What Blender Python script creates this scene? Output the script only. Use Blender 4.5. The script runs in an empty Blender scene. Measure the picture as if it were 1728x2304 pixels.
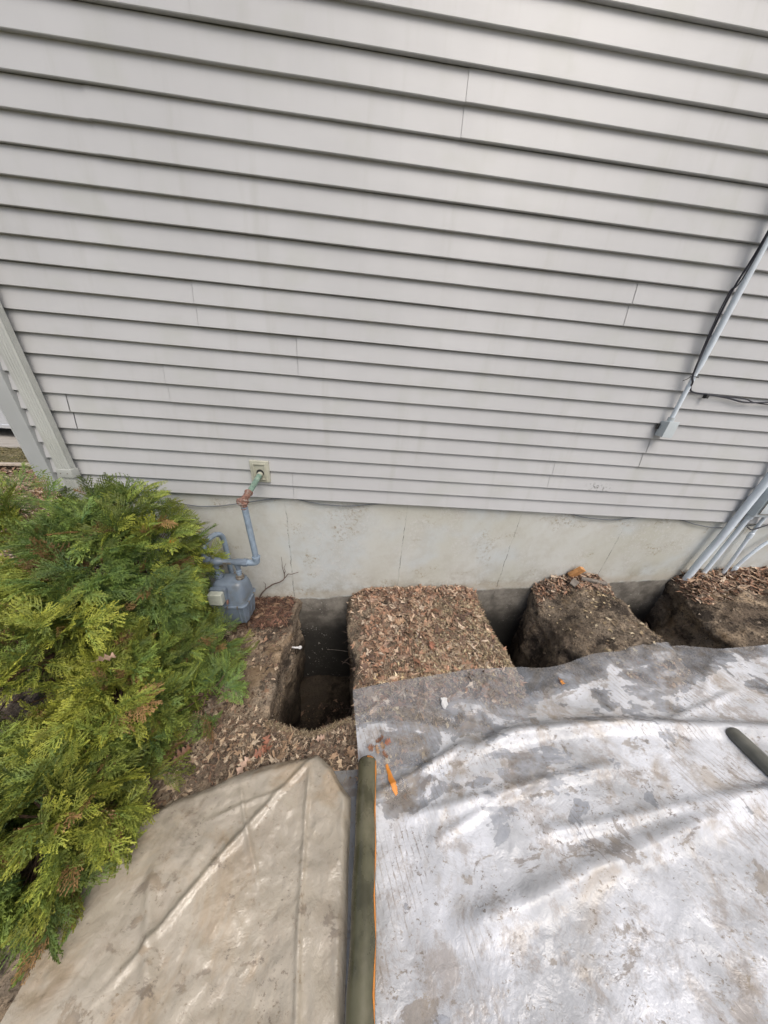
import bpy, bmesh, math, random
import numpy as np
from mathutils import Vector, Matrix

# ------------------------------------------------------------------ camera, sky, sun, exposure
S = bpy.context.scene
COL = S.collection
rad = math.radians
cam_d = bpy.data.cameras.new('camera')
cam = bpy.data.objects.new('camera', cam_d)
COL.objects.link(cam)
cam_d.sensor_fit = 'VERTICAL'
cam_d.sensor_height = 36.0
cam_d.sensor_width = 27.0
cam_d.lens = 594.335 / 2304 * 36
cam_d.clip_start = 0.02
cam_d.clip_end = 2000
cr = Vector((0.9963124, -0.03844093, 0.07670652))
cdn = Vector((0.05146906, -0.44752764, -0.89278774))
cf = Vector((0.06864788, 0.89344351, -0.44389882))
M = Matrix(((cr.x, -cdn.x, -cf.x, 0.0), (cr.y, -cdn.y, -cf.y, -1.8627525), (cr.z, -cdn.z, -cf.z, 0.855435), (0, 0, 0, 1)))
cam.matrix_world = M
S.camera = cam

SUN_ELEV, SUN_AZ = rad(58), rad(150)       # azimuth measured from +Y (the wall) clockwise seen from above
w = bpy.data.worlds.new("World"); S.world = w; w.use_nodes = True
nt = w.node_tree; nt.nodes.clear()
sky = nt.nodes.new('ShaderNodeTexSky'); sky.sky_type = 'NISHITA'; sky.sun_disc = False
sky.sun_elevation = SUN_ELEV; sky.sun_rotation = SUN_AZ
sky.air_density = 1.0; sky.dust_density = 6.0; sky.ozone_density = 0.6
bg = nt.nodes.new('ShaderNodeBackground'); bg.inputs['Strength'].default_value = 0.13
hs = nt.nodes.new('ShaderNodeHueSaturation'); hs.inputs['Saturation'].default_value = 0.8
ow = nt.nodes.new('ShaderNodeOutputWorld')
nt.links.new(sky.outputs[0], hs.inputs['Color']); nt.links.new(hs.outputs[0], bg.inputs[0]); nt.links.new(bg.outputs[0], ow.inputs[0])
sd = bpy.data.lights.new('sun', 'SUN'); sd.energy = 0.9; sd.angle = rad(38); sd.color = (1.0, 0.99, 0.975)
so = bpy.data.objects.new('sun', sd); COL.objects.link(so)
dv = Vector((math.sin(SUN_AZ) * math.cos(SUN_ELEV), math.cos(SUN_AZ) * math.cos(SUN_ELEV), math.sin(SUN_ELEV)))
so.rotation_euler = dv.to_track_quat('Z', 'Y').to_euler()
so.location = (0, -3, 6)
S.view_settings.view_transform = 'Standard'; S.view_settings.look = 'None'
S.view_settings.exposure = 0.42; S.view_settings.gamma = 1; S.view_settings.use_curve_mapping = False
S.render.engine = 'CYCLES'
S.cycles.max_bounces = 8; S.cycles.transparent_max_bounces = 12
S.render.resolution_x = 768; S.render.resolution_y = 1024

random.seed(7)
rng = np.random.default_rng(11)

# ------------------------------------------------------------------ helpers
def link(o, parent=None):
    COL.objects.link(o)
    if parent is not None: o.parent = parent
    return o

def tag(o, label=None, cat=None, group=None, kind=None):
    if label: o['label'] = label
    if cat: o['category'] = cat
    if group: o['group'] = group
    if kind: o['kind'] = kind
    return o

def empty(name, loc, label, cat, group=None):
    o = bpy.data.objects.new(name, None); o.location = loc; o.empty_display_size = 0.05
    link(o); tag(o, label, cat, group)
    bpy.context.view_layer.update()
    return o

class MB:
    def __init__(s): s.v = []; s.f = []
    def add(s, vs, fs):
        b = len(s.v); s.v += [tuple(v) for v in vs]; s.f += [tuple(b + i for i in f) for f in fs]
    def box(s, lo, hi, mat=None, bevel=0.0):
        bm = bmesh.new(); bmesh.ops.create_cube(bm, size=1)
        c = [(a + b) / 2 for a, b in zip(lo, hi)]; d = [b - a for a, b in zip(lo, hi)]
        for v in bm.verts: v.co = Vector((v.co.x * d[0] + c[0], v.co.y * d[1] + c[1], v.co.z * d[2] + c[2]))
        if bevel: bmesh.ops.bevel(bm, geom=bm.edges[:], offset=bevel, segments=3, affect='EDGES', profile=0.6)
        if mat is not None: bmesh.ops.transform(bm, matrix=mat, verts=bm.verts)
        bm.verts.index_update()
        s.add([v.co[:] for v in bm.verts], [[v.index for v in f.verts] for f in bm.faces]); bm.free()
    def tube(s, pts, r, seg=16, cap=True):
        pts = [Vector(p) for p in pts]; n = len(pts)
        rs = r if isinstance(r, (list, tuple)) else [r] * n
        T = []
        for i in range(n):
            a = pts[max(i - 1, 0)]; b = pts[min(i + 1, n - 1)]
            t = (b - a); t = t.normalized() if t.length > 1e-9 else Vector((0, 0, 1)); T.append(t)
        u = T[0].orthogonal().normalized(); vs = []; fs = []
        for i in range(n):
            u = (u - T[i] * u.dot(T[i])).normalized(); v = T[i].cross(u)
            for k in range(seg):
                a = 2 * math.pi * k / seg
                vs.append(pts[i] + (u * math.cos(a) + v * math.sin(a)) * rs[i])
        for i in range(n - 1):
            for k in range(seg):
                k2 = (k + 1) % seg
                fs.append((i * seg + k, i * seg + k2, (i + 1) * seg + k2, (i + 1) * seg + k))
        if cap:
            fs.append(tuple(range(seg))[::-1]); fs.append(tuple((n - 1) * seg + k for k in range(seg)))
        s.add(vs, fs)
    def lathe(s, base, axis, prof, seg=20):
        # prof: list of (distance along axis, radius)
        ax = Vector(axis).normalized(); u = ax.orthogonal().normalized(); v = ax.cross(u); base = Vector(base)
        vs = []; fs = []
        for (h, r) in prof:
            for k in range(seg):
                a = 2 * math.pi * k / seg
                vs.append(base + ax * h + (u * math.cos(a) + v * math.sin(a)) * r)
        for i in range(len(prof) - 1):
            for k in range(seg):
                k2 = (k + 1) % seg
                fs.append((i * seg + k, i * seg + k2, (i + 1) * seg + k2, (i + 1) * seg + k))
        fs.append(tuple(range(seg))[::-1]); fs.append(tuple((len(prof) - 1) * seg + k for k in range(seg)))
        s.add(vs, fs)
    def build(s, name, mat, parent=None, smooth=True, angle=35):
        me = bpy.data.meshes.new(name)
        off = parent.matrix_world.translation if (parent is not None) else Vector((0, 0, 0))
        me.from_pydata([(v[0] - off.x, v[1] - off.y, v[2] - off.z) for v in s.v], [], s.f)
        bm = bmesh.new(); bm.from_mesh(me); bmesh.ops.recalc_face_normals(bm, faces=bm.faces); bm.to_mesh(me); bm.free()
        if mat: me.materials.append(mat)
        if smooth:
            me.shade_smooth(); me.set_sharp_from_angle(angle=rad(angle))
        o = bpy.data.objects.new(name, me)
        link(o)
        if parent is not None: o.parent = parent
        return o

def sub(o_parent):
    """world offset for a sub-part: parts sit at their thing's origin, so reuse it"""
    return o_parent

def np_mesh(name, V, F, mat, cols=None, smooth=False, parent=None):
    """V (n,3), F (m,k) int arrays, cols (n,3)"""
    V = np.asarray(V, dtype=np.float32)
    if parent is not None: V = V - np.array(parent.matrix_world.translation, dtype=np.float32)
    F = np.asarray(F, dtype=np.int32)
    me = bpy.data.meshes.new(name)
    me.vertices.add(len(V)); me.vertices.foreach_set('co', V.ravel())
    k = F.shape[1]
    me.loops.add(F.size); me.loops.foreach_set('vertex_index', F.ravel())
    me.polygons.add(len(F)); me.polygons.foreach_set('loop_start', np.arange(0, F.size, k, dtype=np.int32))
    me.update(calc_edges=True)
    if cols is not None:
        a = me.attributes.new('Col', 'FLOAT_COLOR', 'POINT')
        c = np.ones((len(V), 4), dtype=np.float32); c[:, :3] = cols
        a.data.foreach_set('color', c.ravel())
    if smooth: me.shade_smooth()
    if mat: me.materials.append(mat)
    o = bpy.data.objects.new(name, me); link(o)
    if parent is not None: o.parent = parent
    return o

_lat = rng.random((8, 256, 256))
def vn(x, y, f=1.0, seed=0):
    L = _lat[seed % 8]
    x = np.asarray(x, dtype=float) * f + seed * 17.3 + 100; y = np.asarray(y, dtype=float) * f + seed * 5.7 + 100
    xi = np.floor(x).astype(int); yi = np.floor(y).astype(int); fx = x - xi; fy = y - yi
    fx = fx * fx * (3 - 2 * fx); fy = fy * fy * (3 - 2 * fy)
    a = L[xi % 256, yi % 256]; b = L[(xi + 1) % 256, yi % 256]; c = L[xi % 256, (yi + 1) % 256]; d = L[(xi + 1) % 256, (yi + 1) % 256]
    return (a * (1 - fx) + b * fx) * (1 - fy) + (c * (1 - fx) + d * fx) * fy - 0.5
def fbm(x, y, f, o=4, seed=0):
    r = 0; a = 1.0
    for i in range(o):
        r = r + a * vn(x, y, f, seed + i); f *= 2.1; a *= 0.5
    return r
def sst(a, b, x):
    t = np.clip((x - a) / (b - a), 0, 1); return t * t * (3 - 2 * t)

# ------------------------------------------------------------------ materials
class NT:
    def __init__(s, name):
        s.m = bpy.data.materials.new(name); s.m.use_nodes = True
        s.t = s.m.node_tree; s.t.nodes.clear()
        s.out = s.t.nodes.new('ShaderNodeOutputMaterial')
        s.geo = None
    def n(s, typ, **kw):
        nd = s.t.nodes.new('ShaderNode' + typ)
        for k, v in kw.items():
            if k.startswith('_'): setattr(nd, k[1:], v); continue
            key = int(k[1:]) if (k[0] == 'i' and k[1:].isdigit()) else k.replace('__', ' ')
            s.put(nd.inputs[key], v)
        return nd
    def put(s, inp, v):
        if isinstance(v, bpy.types.NodeSocket): s.t.links.new(v, inp)
        elif isinstance(v, bpy.types.Node): s.t.links.new(v.outputs[0], inp)
        else:
            if hasattr(inp, 'default_value') and not isinstance(inp.default_value, (float, int, bool, str)) and len(inp.default_value) == 4 and isinstance(v, (tuple, list)) and len(v) == 3: v = (*v, 1)
            inp.default_value = v
    def pos(s):
        if not s.geo: s.geo = s.t.nodes.new('ShaderNodeNewGeometry')
        return s.geo.outputs['Position']
    def xyz(s):
        nd = s.n('SeparateXYZ', i0=s.pos()); return nd.outputs
    def noise(s, scale, detail=4, rough=0.55, vec=None, dist=0.0):
        return s.n('TexNoise', Vector=vec or s.pos(), Scale=scale, Detail=detail, Roughness=rough, Distortion=dist).outputs[0]
    def vor(s, scale, feature='F1', vec=None, out=0, rnd=1.0):
        nd = s.n('TexVoronoi', _feature=feature, Vector=vec or s.pos(), Scale=scale, Randomness=rnd); return nd.outputs[out]
    def math(s, op, a, b=0.0, c=0.0, clamp=False):
        nd = s.n('Math', _operation=op, _use_clamp=clamp, i0=a, i1=b)
        if op in ('MULTIPLY_ADD', 'SMOOTH_MAX', 'SMOOTH_MIN', 'COMPARE'): s.put(nd.inputs[2], c)
        return nd.outputs[0]
    def rng(s, v, a, b, c=0.0, d=1.0, smooth=True):
        nd = s.n('MapRange', _interpolation_type='SMOOTHSTEP' if smooth else 'LINEAR', i0=v, i1=a, i2=b, i3=c, i4=d); return nd.outputs[0]
    def mix(s, f, a, b, blend='MIX'):
        nd = s.t.nodes.new('ShaderNodeMix'); nd.data_type = 'RGBA'; nd.blend_type = blend
        s.put(nd.inputs[0], f); s.put(nd.inputs[6], a); s.put(nd.inputs[7], b); return nd.outputs[2]
    def scalev(s, sc):
        nd = s.n('VectorMath', _operation='MULTIPLY', i0=s.pos(), i1=sc); return nd.outputs[0]
    def bump(s, h, strength=0.5, dist=0.01, prev=None):
        nd = s.n('Bump', Height=h, Strength=strength, Distance=dist)
        if prev is not None: s.put(nd.inputs['Normal'], prev)
        return nd.outputs[0]
    def bsdf(s, col, rough=0.6, normal=None, **kw):
        b = s.n('BsdfPrincipled')
        s.put(b.inputs['Base Color'], col); s.put(b.inputs['Roughness'], rough)
        if normal is not None: s.put(b.inputs['Normal'], normal)
        for k, v in kw.items(): s.put(b.inputs[k.replace('__', ' ')], v)
        return b.outputs[0]
    def done(s, sh):
        s.t.links.new(sh, s.out.inputs[0]); return s.m

def simple(name, col, rough=0.5, var=0.12, scale=30, bump=0.15, bd=0.002, metal=0.0, dirt=None, dirt_amt=0.3):
    n = NT(name)
    nz = n.noise(scale, 5)
    c = n.mix(n.rng(nz, 0.3, 0.7), tuple(x * (1 - var) for x in col), tuple(min(1, x * (1 + var)) for x in col))
    if dirt: c = n.mix(n.math('MULTIPLY', n.rng(n.noise(scale * 0.35, 6, 0.7), 0.5, 0.72), dirt_amt), c, dirt)
    rr = n.rng(nz, 0.2, 0.8, max(0.05, rough - 0.08), min(1, rough + 0.1))
    return n.done(n.bsdf(c, rr, n.bump(n.noise(scale * 6, 3), bump, bd), Metallic=metal))

# vinyl siding: pale warm grey with faint wood-grain emboss, streaky grime
def m_siding():
    n = NT('vinyl_siding')
    x, y, z = n.xyz()
    lo = n.noise(1.2, 5, 0.6)
    st = n.noise(1.0, 5, 0.6, vec=n.scalev((9, 1, 1.1)))
    c = n.mix(n.rng(lo, 0.3, 0.7), (0.425, 0.43, 0.435), (0.468, 0.474, 0.48))
    c = n.mix(n.math('MULTIPLY', n.rng(st, 0.52, 0.75), 0.30), c, (0.34, 0.34, 0.31))
    c = n.mix(n.math('MULTIPLY', n.rng(n.noise(3.1, 3), 0.52, 0.68), 0.25), c, (0.37, 0.385, 0.34))
    # a few dark scuffs near the lower right
    gx = n.math('ABSOLUTE', n.math('SUBTRACT', x, 1.80)); gz = n.math('ABSOLUTE', n.math('SUBTRACT', z, 0.235))
    near = n.math('MULTIPLY', n.rng(gx, 0.05, 0.13, 1, 0), n.rng(gz, 0.01, 0.05, 1, 0))
    sc = n.rng(n.noise(40, 5, 0.7), 0.53, 0.60)
    c = n.mix(n.math('MULTIPLY', n.math('MULTIPLY', near, sc), 0.75), c, (0.1, 0.1, 0.09))
    sp = n.rng(n.vor(26), 0.0, 0.035, 1, 0)
    c = n.mix(n.math('MULTIPLY', n.math('MULTIPLY', sp, n.rng(n.noise(4, 2), 0.55, 0.6)), 0.4), c, (0.2, 0.19, 0.16))
    g = n.noise(1.0, 6, 0.65, vec=n.scalev((12, 90, 260)), dist=0.4)
    wv = n.noise(2.5, 2)
    b = n.bump(g, 0.10, 0.0012); b = n.bump(wv, 0.25, 0.02, b)
    return n.done(n.bsdf(c, 0.42, b, Specular__IOR__Level=0.4))
SIDING = m_siding()
TRIM = simple('painted_trim', (0.41, 0.43, 0.435), 0.45, 0.05, 6, 0.08, 0.001, dirt=(0.33, 0.34, 0.29), dirt_amt=0.3)
DOWNSP = simple('downspout_paint', (0.41, 0.425, 0.405), 0.4, 0.07, 5, 0.08, 0.001, dirt=(0.30, 0.31, 0.24), dirt_amt=0.45)

CRACKS = (-0.627, 0.327, 1.277, 2.223)
def m_foundation():
    n = NT('parged_concrete')
    x, y, z = n.xyz()
    lo = n.noise(0.9, 5, 0.6); md = n.noise(7, 6, 0.65); fi = n.noise(60, 5, 0.6)
    c = n.mix(n.rng(lo, 0.35, 0.65), (0.46, 0.46, 0.40), (0.53, 0.54, 0.515))
    c = n.mix(n.math('MULTIPLY', n.rng(n.noise(1.6, 3), 0.5, 0.62), 0.6), c, (0.49, 0.53, 0.54))
    c = n.mix(n.math('MULTIPLY', n.rng(md, 0.4, 0.7), 0.40), c, (0.39, 0.37, 0.31))
    # peeling pale paint patches, with tan rust stains
    pa = n.math('MULTIPLY', n.rng(n.noise(2.2, 2), 0.50, 0.62), n.rng(n.noise(48, 6, 0.8, dist=0.6), 0.51, 0.58))
    c = n.mix(n.math('MULTIPLY', pa, 0.6), c, (0.57, 0.57, 0.55))
    ru = n.math('MULTIPLY', n.rng(n.noise(3.3, 2, vec=n.scalev((1, 1, 1.7))), 0.56, 0.66), n.rng(n.noise(34, 6, 0.8), 0.5, 0.62))
    spl = n.math('MULTIPLY', n.rng(n.math('SUBTRACT', z, n.math('MULTIPLY_ADD', x, 0.108, -0.985)), 0.02, 0.30, 1, 0), n.rng(n.noise(9, 7, 0.75), 0.42, 0.62))
    c = n.mix(n.math('MULTIPLY', spl, 0.6), c, (0.27, 0.235, 0.18))
    c = n.mix(n.math('MULTIPLY', ru, 0.7), c, (0.26, 0.20, 0.11))
    sp = n.rng(n.vor(19), 0.0, 0.045, 1, 0)
    sp = n.math('MULTIPLY', sp, n.rng(n.noise(5, 2), 0.5, 0.56))
    c = n.mix(n.math('MULTIPLY', sp, 0.7), c, (0.10, 0.10, 0.09))
    # below the old grade line: bare, soil-stained concrete
    line = n.math('MULTIPLY_ADD', x, 0.108, -0.985)
    d = n.math('SUBTRACT', z, line)
    d = n.math('ADD', d, n.math('MULTIPLY', n.math('SUBTRACT', n.noise(5, 5, 0.6), 0.5), 0.07))
    band = n.math('MULTIPLY', n.rng(d, 0.0, 0.02), n.rng(d, 0.05, 0.11, 1, 0))
    c = n.mix(n.math('MULTIPLY', band, 0.55), c, (0.42, 0.38, 0.31))
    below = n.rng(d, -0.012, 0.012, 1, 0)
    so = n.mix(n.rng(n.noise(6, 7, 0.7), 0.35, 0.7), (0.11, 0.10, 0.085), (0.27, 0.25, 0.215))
    pit_shade = n.rng(d, -0.50, -0.10, 1, 0)
    so = n.mix(n.math('MULTIPLY', pit_shade, 0.93), so, (0.022, 0.021, 0.019))  # painted pit shade: the stained concrete goes near black with depth
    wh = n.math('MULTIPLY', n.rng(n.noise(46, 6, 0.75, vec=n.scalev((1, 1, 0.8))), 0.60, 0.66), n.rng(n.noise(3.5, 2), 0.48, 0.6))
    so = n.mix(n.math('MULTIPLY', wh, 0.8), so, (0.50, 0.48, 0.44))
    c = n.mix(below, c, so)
    # formwork joints / hairline cracks, recessed
    wob = n.math('MULTIPLY', n.math('SUBTRACT', n.noise(1, 6, 0.75, vec=n.scalev((0.5, 0.5, 13))), 0.5), 0.040)
    ck = None
    for xc in CRACKS:
        dd = n.math('ABSOLUTE', n.math('SUBTRACT', n.math('ADD', x, wob), xc))
        k = n.rng(dd, 0.0005, 0.0045, 1, 0)
        ck = k if ck is None else n.math('MAXIMUM', ck, k)
    ck = n.math('MULTIPLY', ck, n.rng(z, -0.16, -0.10, 1, 0.25))
    gate = n.rng(n.noise(17, 6, 0.8), 0.47, 0.56, 0.10, 1)
    c = n.mix(n.math('MULTIPLY', n.math('MULTIPLY', ck, gate), 0.85), c, (0.09, 0.085, 0.075))
    h = n.math('SUBTRACT', n.math('ADD', n.math('MULTIPLY', fi, 0.3), md), n.math('MULTIPLY', ck, 1.2))
    h = n.math('ADD', h, n.math('MULTIPLY', pa, 0.4))
    b = n.bump(h, 0.45, 0.006)
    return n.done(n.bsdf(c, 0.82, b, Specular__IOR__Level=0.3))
FOUND = m_foundation()

def m_soil():
    n = NT('dug_soil')
    x, y, z = n.xyz()
    big = n.noise(2.3, 5, 0.6); md = n.noise(13, 7, 0.7); fi = n.noise(85, 6, 0.7)
    c = n.mix(n.rng(big, 0.35, 0.65), (0.14, 0.108, 0.08), (0.25, 0.205, 0.155))
    c = n.mix(n.rng(n.math('ADD', n.math('MULTIPLY', md, 0.6), n.math('MULTIPLY', n.noise(4.2, 4, 0.6), 0.4)), 0.46, 0.60), c, (0.37, 0.29, 0.205))
    c = n.mix(n.rng(fi, 0.5, 0.68), c, (0.055, 0.042, 0.032))
    gr = n.rng(n.vor(120), 0.0, 0.22, 1, 0)
    c = n.mix(n.math('MULTIPLY', n.math('MULTIPLY', gr, n.rng(n.noise(20, 2), 0.45, 0.6)), 0.6), c, (0.34, 0.29, 0.22))
    # clayey ochre and dark humus streaks
    c = n.mix(n.math('MULTIPLY', n.rng(n.noise(3.7, 3, 0.6, vec=n.scalev((1, 1, 1.6))), 0.55, 0.7), 0.5), c, (0.17, 0.11, 0.055))
    c = n.mix(n.math('MULTIPLY', n.rng(n.noise(5.1, 5, 0.65), 0.52, 0.60), 0.8), c, (0.035, 0.029, 0.025))
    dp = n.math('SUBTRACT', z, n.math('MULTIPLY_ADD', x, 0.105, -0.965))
    c = n.mix(n.math('MULTIPLY', n.rng(n.math('ADD', dp, n.math('MULTIPLY', md, 0.3)), -0.85, -0.18, 1, 0), 0.82), c, (0.017, 0.013, 0.010))  # shade inside the pits put into the soil colour, darker further down
    h = n.math('ADD', n.math('MULTIPLY', md, 1.3), n.math('MULTIPLY', fi, 0.5))
    b = n.bump(h, 0.9, 0.018); b = n.bump(n.vor(70), 0.5, 0.006, b)
    return n.done(n.bsdf(c, 0.95, b, Specular__IOR__Level=0.15))
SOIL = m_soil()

def m_attr(name, rough=0.75, trans=0.0, bumpsc=60):
    n = NT(name)
    a = n.n('Attribute', _attribute_name='Col')
    nz = n.noise(bumpsc, 4)
    c = n.mix(n.rng(nz, 0.3, 0.7, 0.0, 0.35), a.outputs['Color'], (0.04, 0.03, 0.02))
    sh = n.bsdf(c, rough, n.bump(nz, 0.4, 0.003), Specular__IOR__Level=0.3)
    if trans:
        tr = n.n('BsdfTranslucent', Color=n.mix(0.3, a.outputs['Color'], (0.25, 0.32, 0.03)))
        mx = n.n('MixShader', Fac=trans, i1=sh, i2=tr.outputs[0]); sh = mx.outputs[0]
    return n.done(sh)
LITTER = m_attr('dry_leaf_litter', 0.8)
THUJA = m_attr('cedar_foliage', 0.5, 0.3, 25)
BARK = simple('shrub_bark', (0.12, 0.075, 0.05), 0.9, 0.3, 40, 0.6, 0.004)
ROOT = simple('dry_vine', (0.11, 0.08, 0.065), 0.9, 0.3, 60, 0.6, 0.002)

METER = simple('grey_meter_paint', (0.135, 0.170, 0.215), 0.40, 0.10, 18, 0.15, 0.002, dirt=(0.10, 0.105, 0.10), dirt_amt=0.7)
METERL = simple('light_grey_pipe_paint', (0.215, 0.275, 0.345), 0.45, 0.14, 40, 0.25, 0.002, dirt=(0.16, 0.17, 0.18), dirt_amt=0.5)
PVC = simple('pvc_conduit', (0.66, 0.73, 0.79), 0.38, 0.04, 10, 0.05, 0.001, dirt=(0.30, 0.32, 0.33), dirt_amt=0.3)
BOXM = simple('grey_box_plastic', (0.48, 0.53, 0.55), 0.5, 0.06, 14, 0.1, 0.001, dirt=(0.25, 0.26, 0.24), dirt_amt=0.4)
GREENP = simple('weathered_green_paint', (0.145, 0.225, 0.18), 0.6, 0.25, 28, 0.3, 0.002, dirt=(0.36, 0.40, 0.33), dirt_amt=0.9)
RUST = simple('flaking_rusty_elbow', (0.22, 0.12, 0.09), 0.85, 0.35, 75, 0.9, 0.006, dirt=(0.50, 0.46, 0.42), dirt_amt=1.0)
PLATEM = simple('beige_plate_plastic', (0.42, 0.42, 0.345), 0.5, 0.06, 20, 0.1, 0.001, dirt=(0.24, 0.24, 0.18), dirt_amt=0.4)
INDEXM = simple('faded_index_cover', (0.36, 0.38, 0.33), 0.35, 0.1, 25, 0.15, 0.002, dirt=(0.55, 0.56, 0.52), dirt_amt=0.6)
WIRE = simple('grey_wire', (0.12, 0.135, 0.15), 0.5, 0.05, 30, 0.05, 0.001)
CABLE = simple('black_cable', (0.022, 0.022, 0.03), 0.4, 0.1, 30, 0.05, 0.001)
BLACK = simple('dark_rubber', (0.02, 0.02, 0.02), 0.6, 0.1, 30, 0.05, 0.001)
POLE = simple('dark_olive_pipe', (0.075, 0.072, 0.042), 0.28, 0.35, 12, 0.12, 0.002, dirt=(0.16, 0.145, 0.10), dirt_amt=0.5)
POLEG = simple('grey_brown_pipe', (0.105, 0.105, 0.09), 0.35, 0.3, 12, 0.12, 0.002, dirt=(0.2, 0.18, 0.14), dirt_amt=0.5)
ORANGE = simple('orange_paint', (0.60, 0.22, 0.03), 0.45, 0.15, 30, 0.2, 0.002, dirt=(0.4, 0.18, 0.05), dirt_amt=0.6)
REDOR = simple('orange_plastic', (0.85, 0.12, 0.03), 0.4, 0.05, 30, 0.05, 0.001)
WOOD = simple('sawn_wood', (0.48, 0.24, 0.09), 0.7, 0.2, 30, 0.3, 0.002)
WOODG = simple('weathered_wood', (0.17, 0.15, 0.13), 0.85, 0.25, 30, 0.5, 0.003)
WOODP = simple('pale_board', (0.42, 0.36, 0.29), 0.8, 0.15, 20, 0.3, 0.003)
WHITEP = simple('white_foam', (0.58, 0.58, 0.58), 0.5, 0.1, 60, 0.3, 0.003)
METALD = simple('stained_zinc', (0.22, 0.20, 0.17), 0.5, 0.25, 60, 0.3, 0.002, metal=0.5, dirt=(0.16, 0.08, 0.04), dirt_amt=0.6)

def m_sheet(name, clear, milky, white, tan):
    n = NT(name)
    x, y, z = n.xyz()
    big = n.noise(1.7, 4, 0.6, vec=n.scalev((0.8, 1.2, 1)), dist=0.6)
    md = n.noise(9, 6, 0.7, dist=0.5)
    # dried white film with ragged edges: more of it to the right and towards the viewer
    reg = n.math('ADD', n.math('MULTIPLY', n.math('SUBTRACT', x, 0.75), 0.13), n.math('MULTIPLY', n.math('SUBTRACT', -1.15, y), 0.75))
    reg = n.math('ADD', n.math('MINIMUM', reg, 0.20), 0.045)
    sm = n.noise(1.0, 5, 0.62, vec=n.scalev((3.2, 6.5, 3)), dist=0.6)
    wv = n.math('ADD', n.math('ADD', n.math('MULTIPLY', big, 0.9), n.math('ADD', n.math('MULTIPLY', sm, 0.8), n.math('MULTIPLY', md, 0.25))), reg)
    wf = n.rng(wv, 1.05, 1.085) if white else n.rng(wv, 5, 6)
    hz = n.rng(wv, 0.86, 1.10)
    fine = n.noise(26, 6, 0.75)
    milk = n.mix(n.rng(big, 0.3, 0.7), milky, tuple(v * 0.72 for v in milky))
    wcol = n.mix(n.rng(n.noise(2.4, 5, 0.6, dist=0.3), 0.34, 0.66), (0.38, 0.39, 0.405), (0.61, 0.63, 0.67))
    col = n.mix(wf, milk, wcol)
    # soft tan and ochre staining
    st = n.rng(n.noise(2.6, 5, 0.65, dist=0.7), 0.52, 0.66)
    col = n.mix(n.math('MULTIPLY', st, 0.6), col, tan)
    film = n.rng(n.noise(7.0, 8, 0.78, dist=0.2), 0.49, 0.62)
    col = n.mix(n.math('MULTIPLY', film, 0.5 if white else 0.25), col, (0.24, 0.19, 0.14))
    # mud smears, flecks and fine drag lines
    mud = n.rng(n.noise(1.0, 7, 0.72, vec=n.scalev((4.5, 8, 5)), dist=0.5), 0.575, 0.61)
    fleck = n.math('MULTIPLY', n.rng(n.noise(75, 5, 0.75, vec=n.scalev((0.6, 1, 1))), 0.585, 0.61), n.rng(n.noise(5.2, 4, 0.7), 0.46, 0.54))
    wave = n.n('TexWave', _wave_type='BANDS', _bands_direction='DIAGONAL', Vector=n.scalev((1.25, 0.55, 0.2)), Scale=16.0, Distortion=5.0, Detail=4.0).outputs['Fac'] if False else n.t.nodes.new('ShaderNodeTexWave')
    wave.wave_type = 'BANDS'; wave.bands_direction = 'DIAGONAL'
    n.put(wave.inputs['Vector'], n.scalev((1.5, 0.5, 0.2))); n.put(wave.inputs['Scale'], 17.0); n.put(wave.inputs['Distortion'], 2.2); n.put(wave.inputs['Detail'], 5.0); n.put(wave.inputs['Detail Scale'], 2.0); n.put(wave.inputs['Detail Roughness'], 0.7)
    ln = n.math('MULTIPLY', n.rng(wave.outputs['Fac'], 0.86, 0.97), n.rng(n.noise(2.1, 4, 0.6), 0.50, 0.60))
    ln = n.math('MULTIPLY', ln, n.rng(fine, 0.40, 0.55))
    if not white: ln = 0.0
    mudf = n.math('MAXIMUM', n.math('MULTIPLY', mud, 0.8), n.math('MAXIMUM', n.math('MULTIPLY', fleck, 0.95), n.math('MULTIPLY', ln, 0.75)))
    mcol = n.mix(n.rng(md, 0.35, 0.65), (0.13, 0.105, 0.085), tuple(v * 0.75 for v in tan))
    col = n.mix(n.math('MULTIPLY', mudf, 0.8), col, mcol)
    al = n.math('MAXIMUM', n.math('MAXIMUM', wf, n.math('MULTIPLY', mudf, 0.9)), n.math('MULTIPLY_ADD', hz, 0.40, clear))
    al = n.math('MINIMUM', al, 0.97)
    b = n.bump(n.noise(4, 5, 0.55, dist=0.5), 0.6, 0.03)
    b = n.bump(n.noise(1.0, 4, 0.6, vec=n.scalev((9, 22, 10)), dist=0.5), 0.3, 0.005, b)
    b = n.bump(n.noise(22, 5, 0.65, dist=1.0), 0.55, 0.006, b)
    b = n.bump(n.noise(60, 4, 0.6, dist=0.6), 0.4, 0.0025, b)
    rg = n.math('ADD', n.rng(mudf, 0, 1, 0.13, 0.7), n.math('MULTIPLY', wf, 0.08))
    sh = n.bsdf(col, rg, b, Specular__IOR__Level=0.5)
    tr = n.n('BsdfTransparent', Color=(0.93, 0.95, 0.97, 1))
    mx = n.n('MixShader', Fac=al, i1=tr.outputs[0], i2=sh)
    return n.done(mx.outputs[0])
SHEET = m_sheet('dirty_poly_sheet', 0.27, (0.53, 0.56, 0.61), True, (0.33, 0.275, 0.205))
SHEET2 = m_sheet('tan_poly_sheet', 0.66, (0.44, 0.395, 0.32), False, (0.33, 0.25, 0.16))

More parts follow.
